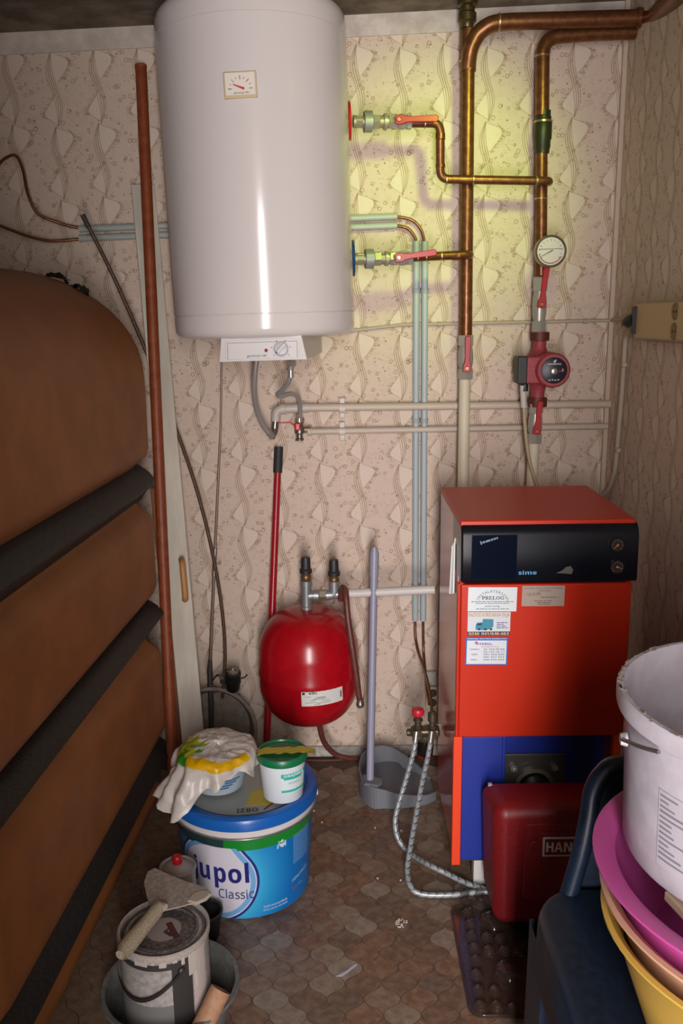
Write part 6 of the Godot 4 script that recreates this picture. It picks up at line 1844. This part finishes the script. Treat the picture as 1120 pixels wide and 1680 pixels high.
# ================================================================ chair with basins and bucket
func build_chair_stack():
	var O = Vector3(0.535, 0.0, -0.995)
	var t = thing("plastic_chair", "dark blue plastic chair against the side wall carrying basins", "chair", O)
	var blue = mottled("chair", Color8(15, 27, 42), Color8(20, 36, 56), 0.1, 0.42, 0.0, 0.0, 111)
	var S = 0.48
	# seat: dished slab with rounded corners and a turned down apron
	var st = begin()
	var ring = func(w, d, r): return rect_poly(w, d, r, 6)
	var levels = [[0.49, 0.52, 0.075, S - 0.11], [0.484, 0.514, 0.073, S - 0.022], [0.474, 0.504, 0.07, S - 0.006], [0.456, 0.486, 0.064, S], [0.375, 0.41, 0.06, S], [0.352, 0.388, 0.055, S - 0.004], [0.342, 0.378, 0.052, S - 0.009]]
	var polys = []
	for l in levels: polys.append(ring.call(l[0], l[1], l[2]))
	var n = polys[0].size()
	for k in levels.size() - 1:
		for i in n:
			var j = (i + 1) % n
			var P = [Vector3(polys[k][i].x, levels[k][3], polys[k][i].y), Vector3(polys[k][j].x, levels[k][3], polys[k][j].y), Vector3(polys[k + 1][j].x, levels[k + 1][3], polys[k + 1][j].y), Vector3(polys[k + 1][i].x, levels[k + 1][3], polys[k + 1][i].y)]
			var rad0 = Vector3(polys[k][i].x, 0, polys[k][i].y).normalized()
			var rad1 = Vector3(polys[k][j].x, 0, polys[k][j].y).normalized()
			var up = [0.05, 0.35, 0.8, 1.0, 0.95, 0.9, 1.0]
			var sg = [1.0, 1.0, 1.0, 0.0, -0.3, -0.4, 0.0]
			var a0 = (rad0 * (1.0 - up[k]) * sg[k] + Vector3.UP * up[k]).normalized()
			var b0 = (rad1 * (1.0 - up[k]) * sg[k] + Vector3.UP * up[k]).normalized()
			var a1 = (rad0 * (1.0 - up[k + 1]) * sg[k + 1] + Vector3.UP * up[k + 1]).normalized()
			var b1 = (rad1 * (1.0 - up[k + 1]) * sg[k + 1] + Vector3.UP * up[k + 1]).normalized()
			tri(st, P[0], P[1], P[2], a0, b0, b1)
			tri(st, P[0], P[2], P[3], a0, b1, a1)
	var last = polys[polys.size() - 1]
	for i in n:
		var j = (i + 1) % n
		tri(st, Vector3(0, S - 0.012, 0), Vector3(last[i].x, S - 0.009, last[i].y), Vector3(last[j].x, S - 0.009, last[j].y), Vector3.UP, Vector3.UP, Vector3.UP)
	part(t, "seat", st.commit(), blue)
	for sx in [-1, 1]:
		for sz in [-1, 1]:
			# broad angled leg, splayed a little outwards
			var ls = begin()
			var top = []
			var botm = []
			for p in [Vector2(0.0, 0.0), Vector2(-0.10, 0.0), Vector2(-0.10, -0.008), Vector2(-0.02, -0.012), Vector2(-0.012, -0.02), Vector2(-0.008, -0.10), Vector2(0.0, -0.10)]:
				top.append(Vector3((0.24 + p.x) * sx, S - 0.06, (0.255 + p.y) * sz))
				botm.append(Vector3((0.244 + p.x * 0.7) * sx, 0.0, (0.262 + p.y * 0.7) * sz))
			for i in 7:
				var j = (i + 1) % 7
				var nv = (top[j] - top[i]).cross(botm[i] - top[i]).normalized()
				var mid = (top[i] + top[j]) * 0.5
				var cen = Vector3(0.225 * sx, mid.y, 0.24 * sz)
				if nv.dot(mid - cen) < 0: nv = -nv
				tri(ls, top[i], top[j], botm[j], nv, nv, nv)
				tri(ls, top[i], botm[j], botm[i], nv, nv, nv)
			for i in range(1, 6): tri(ls, botm[0], botm[i], botm[i + 1], Vector3.DOWN, Vector3.DOWN, Vector3.DOWN)
			part(t, "leg", ls.commit(), blue)
	# low hooped backrest
	var left = [Vector3(0.3457, 0.4498, -1.235), Vector3(0.3596, 0.502, -1.238), Vector3(0.3719, 0.5596, -1.24), Vector3(0.3804, 0.6094, -1.245), Vector3(0.3858, 0.6451, -1.25), Vector3(0.3995, 0.6741, -1.25), Vector3(0.4306, 0.6912, -1.25)]
	var hoop = []
	for p in left: hoop.append(p - O)
	hoop.append(Vector3(0.02, 0.69, -0.255))
	for i in range(left.size() - 1, -1, -1):
		var p = left[i] - O
		hoop.append(Vector3(0.04 - p.x, p.y, p.z))
	var hp = smooth_path(hoop, 5)
	var hs = begin()
	tube_to(hs, hp, 0.0145, 12)
	part(t, "back_hoop", hs.commit(), blue)
	var poly = []
	for p in hp: poly.append(Vector2(p.x, p.y))
	var bs = begin()
	prism_to(bs, poly, 0.006, 0.0, Transform3D(Basis.IDENTITY, Vector3(0, 0, -0.262)))
	part(t, "back_panel", bs.commit(), blue)
	# ---- nested basins
	var prof = func(r, hh, fl): return [0, 0.0, r * 0.66, 0.0, r * 0.70, 0.004, r * 0.86, hh * 0.62, r - fl, hh - 0.012, r - 0.006, hh - 0.004, r, hh - 0.003, r, hh, r - 0.006, hh + 0.001, r - fl - 0.002, hh - 0.008, r * 0.845, hh * 0.62, r * 0.68, 0.008, 0, 0.006]
	var yb = thing("washing_basin", "yellow plastic basin lowest of the stack on blue chair", "basin", Vector3(0.532, 0.4795, -0.93), "basins stacked on the chair")
	part(yb, "basin", lathe(prof.call(0.218, 0.172, 0.014), 72), mat(206, 168, 78, 0.35))
	var cb = thing("washing_basin", "pale cream basin between the yellow and pink basins", "basin", Vector3(0.546, 0.515, -0.938), "basins stacked on the chair")
	part(cb, "basin", lathe(prof.call(0.2325, 0.166, 0.016), 72), mat(206, 164, 132, 0.35))
	var pb = thing("washing_basin", "pink magenta plastic basin holding the white bucket", "basin", Vector3(0.542, 0.574, -0.942), "basins stacked on the chair")
	part(pb, "basin", lathe(prof.call(0.2375, 0.145, 0.026), 80), mat(188, 78, 146, 0.35))
	# ---- white bucket
	var bk = thing("white_bucket", "dirty white plastic bucket with wire bail in pink basin", "bucket", Vector3(0.53, 0.7195, -0.975))
	var bm = mottled("bucket", Color8(182, 176, 184), Color8(198, 193, 200), 0.25, 0.4, 0.0, 0.0, 112)
	part(bk, "body", lathe([0, 0.0, 0.172, 0.0, 0.178, 0.002, 0.180, 0.007, 0.1855, 0.166, 0.186, 0.178, 0.192, 0.180, 0.1965, 0.182, 0.1975, 0.187, 0.1975, 0.2, 0.195, 0.205, 0.189, 0.205, 0.1865, 0.2, 0.1835, 0.172, 0.1775, 0.012, 0.17, 0.006, 0, 0.005], 84), bm)
	# dried dirt along the rim
	var r := RandomNumberGenerator.new()
	r.seed = 14
	var ds = begin()
	for i in 90:
		var a = -2.8 + r.randf() * 2.9
		var rr = r.randf_range(0.1885, 0.196)
		var s = r.randf_range(0.001, 0.006)
		rbox_to(ds, Vector3(s * 2.0, 0.0012, s * 0.7), 0.0005, 1, Transform3D(Basis(Vector3.UP, a), Vector3(sin(a) * rr, 0.2051, cos(a) * rr)))
	var dd = part(bk, "rim_dirt", ds.commit(), mat(158, 146, 136, 0.9))
	dd.set_meta("kind", "stuff")
	# printed label at the left
	var la = -0.66
	var lb = part(bk, "label", arc_patch(0.1815, 0.185, -0.56, 0.05, 0.03, 0.125, 16), mat(184, 180, 188, 0.5), Vector3.ZERO, Vector3(0, la, 0))
	for k in 13:
		var y = 0.118 - k * 0.0066
		var rr = 0.1821 + 0.0035 * (y - 0.03) / 0.095
		part(lb, "print_line", arc_patch(rr, rr + 0.0002, -0.54, -0.54 + [0.14, 0.07, 0.12, 0.42, 0.26, 0.1, 0.1, 0.12, 0.2, 0.08, 0.13, 0.18, 0.26][k], y, y + (0.0026 if k in [3, 11] else 0.002), 8), mat(128, 126, 134, 0.6))
	part(bk, "bail", tube(smooth_path([Vector3(-0.18, 0.174, 0.072), Vector3(-0.190, 0.166, 0.045), Vector3(-0.194, 0.156, 0.012), Vector3(-0.193, 0.146, -0.014)], 4), 0.0026, 8), mat(120, 118, 112, 0.35, 0.7))
	part(bk, "bail_ear", lathe([0, 0, 0.009, 0, 0.007, 0.008, 0, 0.009], 14), bm, Vector3(-0.186, 0.145, -0.016), Vector3(PI / 2, -1.7, 0))
	# flat slat laid across the pink basin, carrying the bucket
	var fb = thing("wooden_slat", "flat beige slat laid across pink basin under the white bucket", "slat", Vector3(0.555, 0.707, -0.912))
	part(fb, "slat", rbox(0.37, 0.012, 0.066, 0.002, 1), mat(170, 148, 126, 0.7), Vector3(0, 0.006, 0), Vector3(0, 0.225, 0))

# ================================================================ rubber mat with suction cups
func build_mat():
	var O = Vector3(0.415, 0.0, -1.675)
	var t = thing("bath_mat", "translucent brown rubber bath mat with suction cups under the burner", "mat", O)
	var m := StandardMaterial3D.new()
	m.albedo_color = Color(0.30, 0.24, 0.20, 0.38)
	m.transparency = BaseMaterial3D.TRANSPARENCY_ALPHA
	m.roughness = 0.09
	var st = begin()
	prism_to(st, rect_poly(0.345, 0.345, 0.03, 6), 0.004, 0.0015, Transform3D(Basis(Vector3(1, 0, 0), -PI / 2), Vector3(0, 0.0016, 0)))
	part(t, "sheet", st.commit(), m)
	var ed = begin()
	var rp = rect_poly(0.335, 0.335, 0.028, 6)
	var loop = []
	for p in rp: loop.append(Vector3(p.x, 0.006, -p.y))
	loop.append(loop[0])
	tube_to(ed, loop, 0.0025, 7)
	part(t, "edge_bead", ed.commit(), m)
	var cup = lathe([0.0, 0.0, 0.015, 0.0, 0.0152, 0.004, 0.0126, 0.0058, 0.012, 0.0095, 0.009, 0.0108, 0.0086, 0.0145, 0.0045, 0.0162, 0, 0.0165], 20)
	for p in [Vector3(0.2844, 0, -1.884), Vector3(0.3211, 0, -1.883), Vector3(0.287, -2.22e-16, -1.85), Vector3(0.3188, 0, -1.84), Vector3(0.2845, 0, -1.812), Vector3(0.2844, 0, -1.772), Vector3(0.2813, 0, -1.732), Vector3(0.3147, 0, -1.727), Vector3(0.3454, 0, -1.723), Vector3(0.2809, 0, -1.693), Vector3(0.3118, 0, -1.685), Vector3(0.3465, 0, -1.684), Vector3(0.379, 0, -1.68), Vector3(0.2792, 0, -1.655), Vector3(0.274, 0, -1.612), Vector3(0.271, 0, -1.567), Vector3(0.3046, 0, -1.565), Vector3(0.2681, 0, -1.525), Vector3(0.3012, 0, -1.524), Vector3(0.3331, 0, -1.517), Vector3(0.416, 0, -1.696), Vector3(0.4132, 0, -1.677)]:
		if p.x > 0.25 and p.x < 0.57: part(t, "suction_cup", cup, m, Vector3(p.x, 0.0055, p.z) - O)
	var dome = lathe([0.034, 0.0, 0.033, 0.003, 0.028, 0.008, 0.018, 0.012, 0.0, 0.0135], 28)
	for p in [Vector3(0.3405, -2.22e-16, -1.79), Vector3(0.3467, 0, -1.629)]: part(t, "dome", dome, m, Vector3(p.x, 0.0055, p.z) - O)
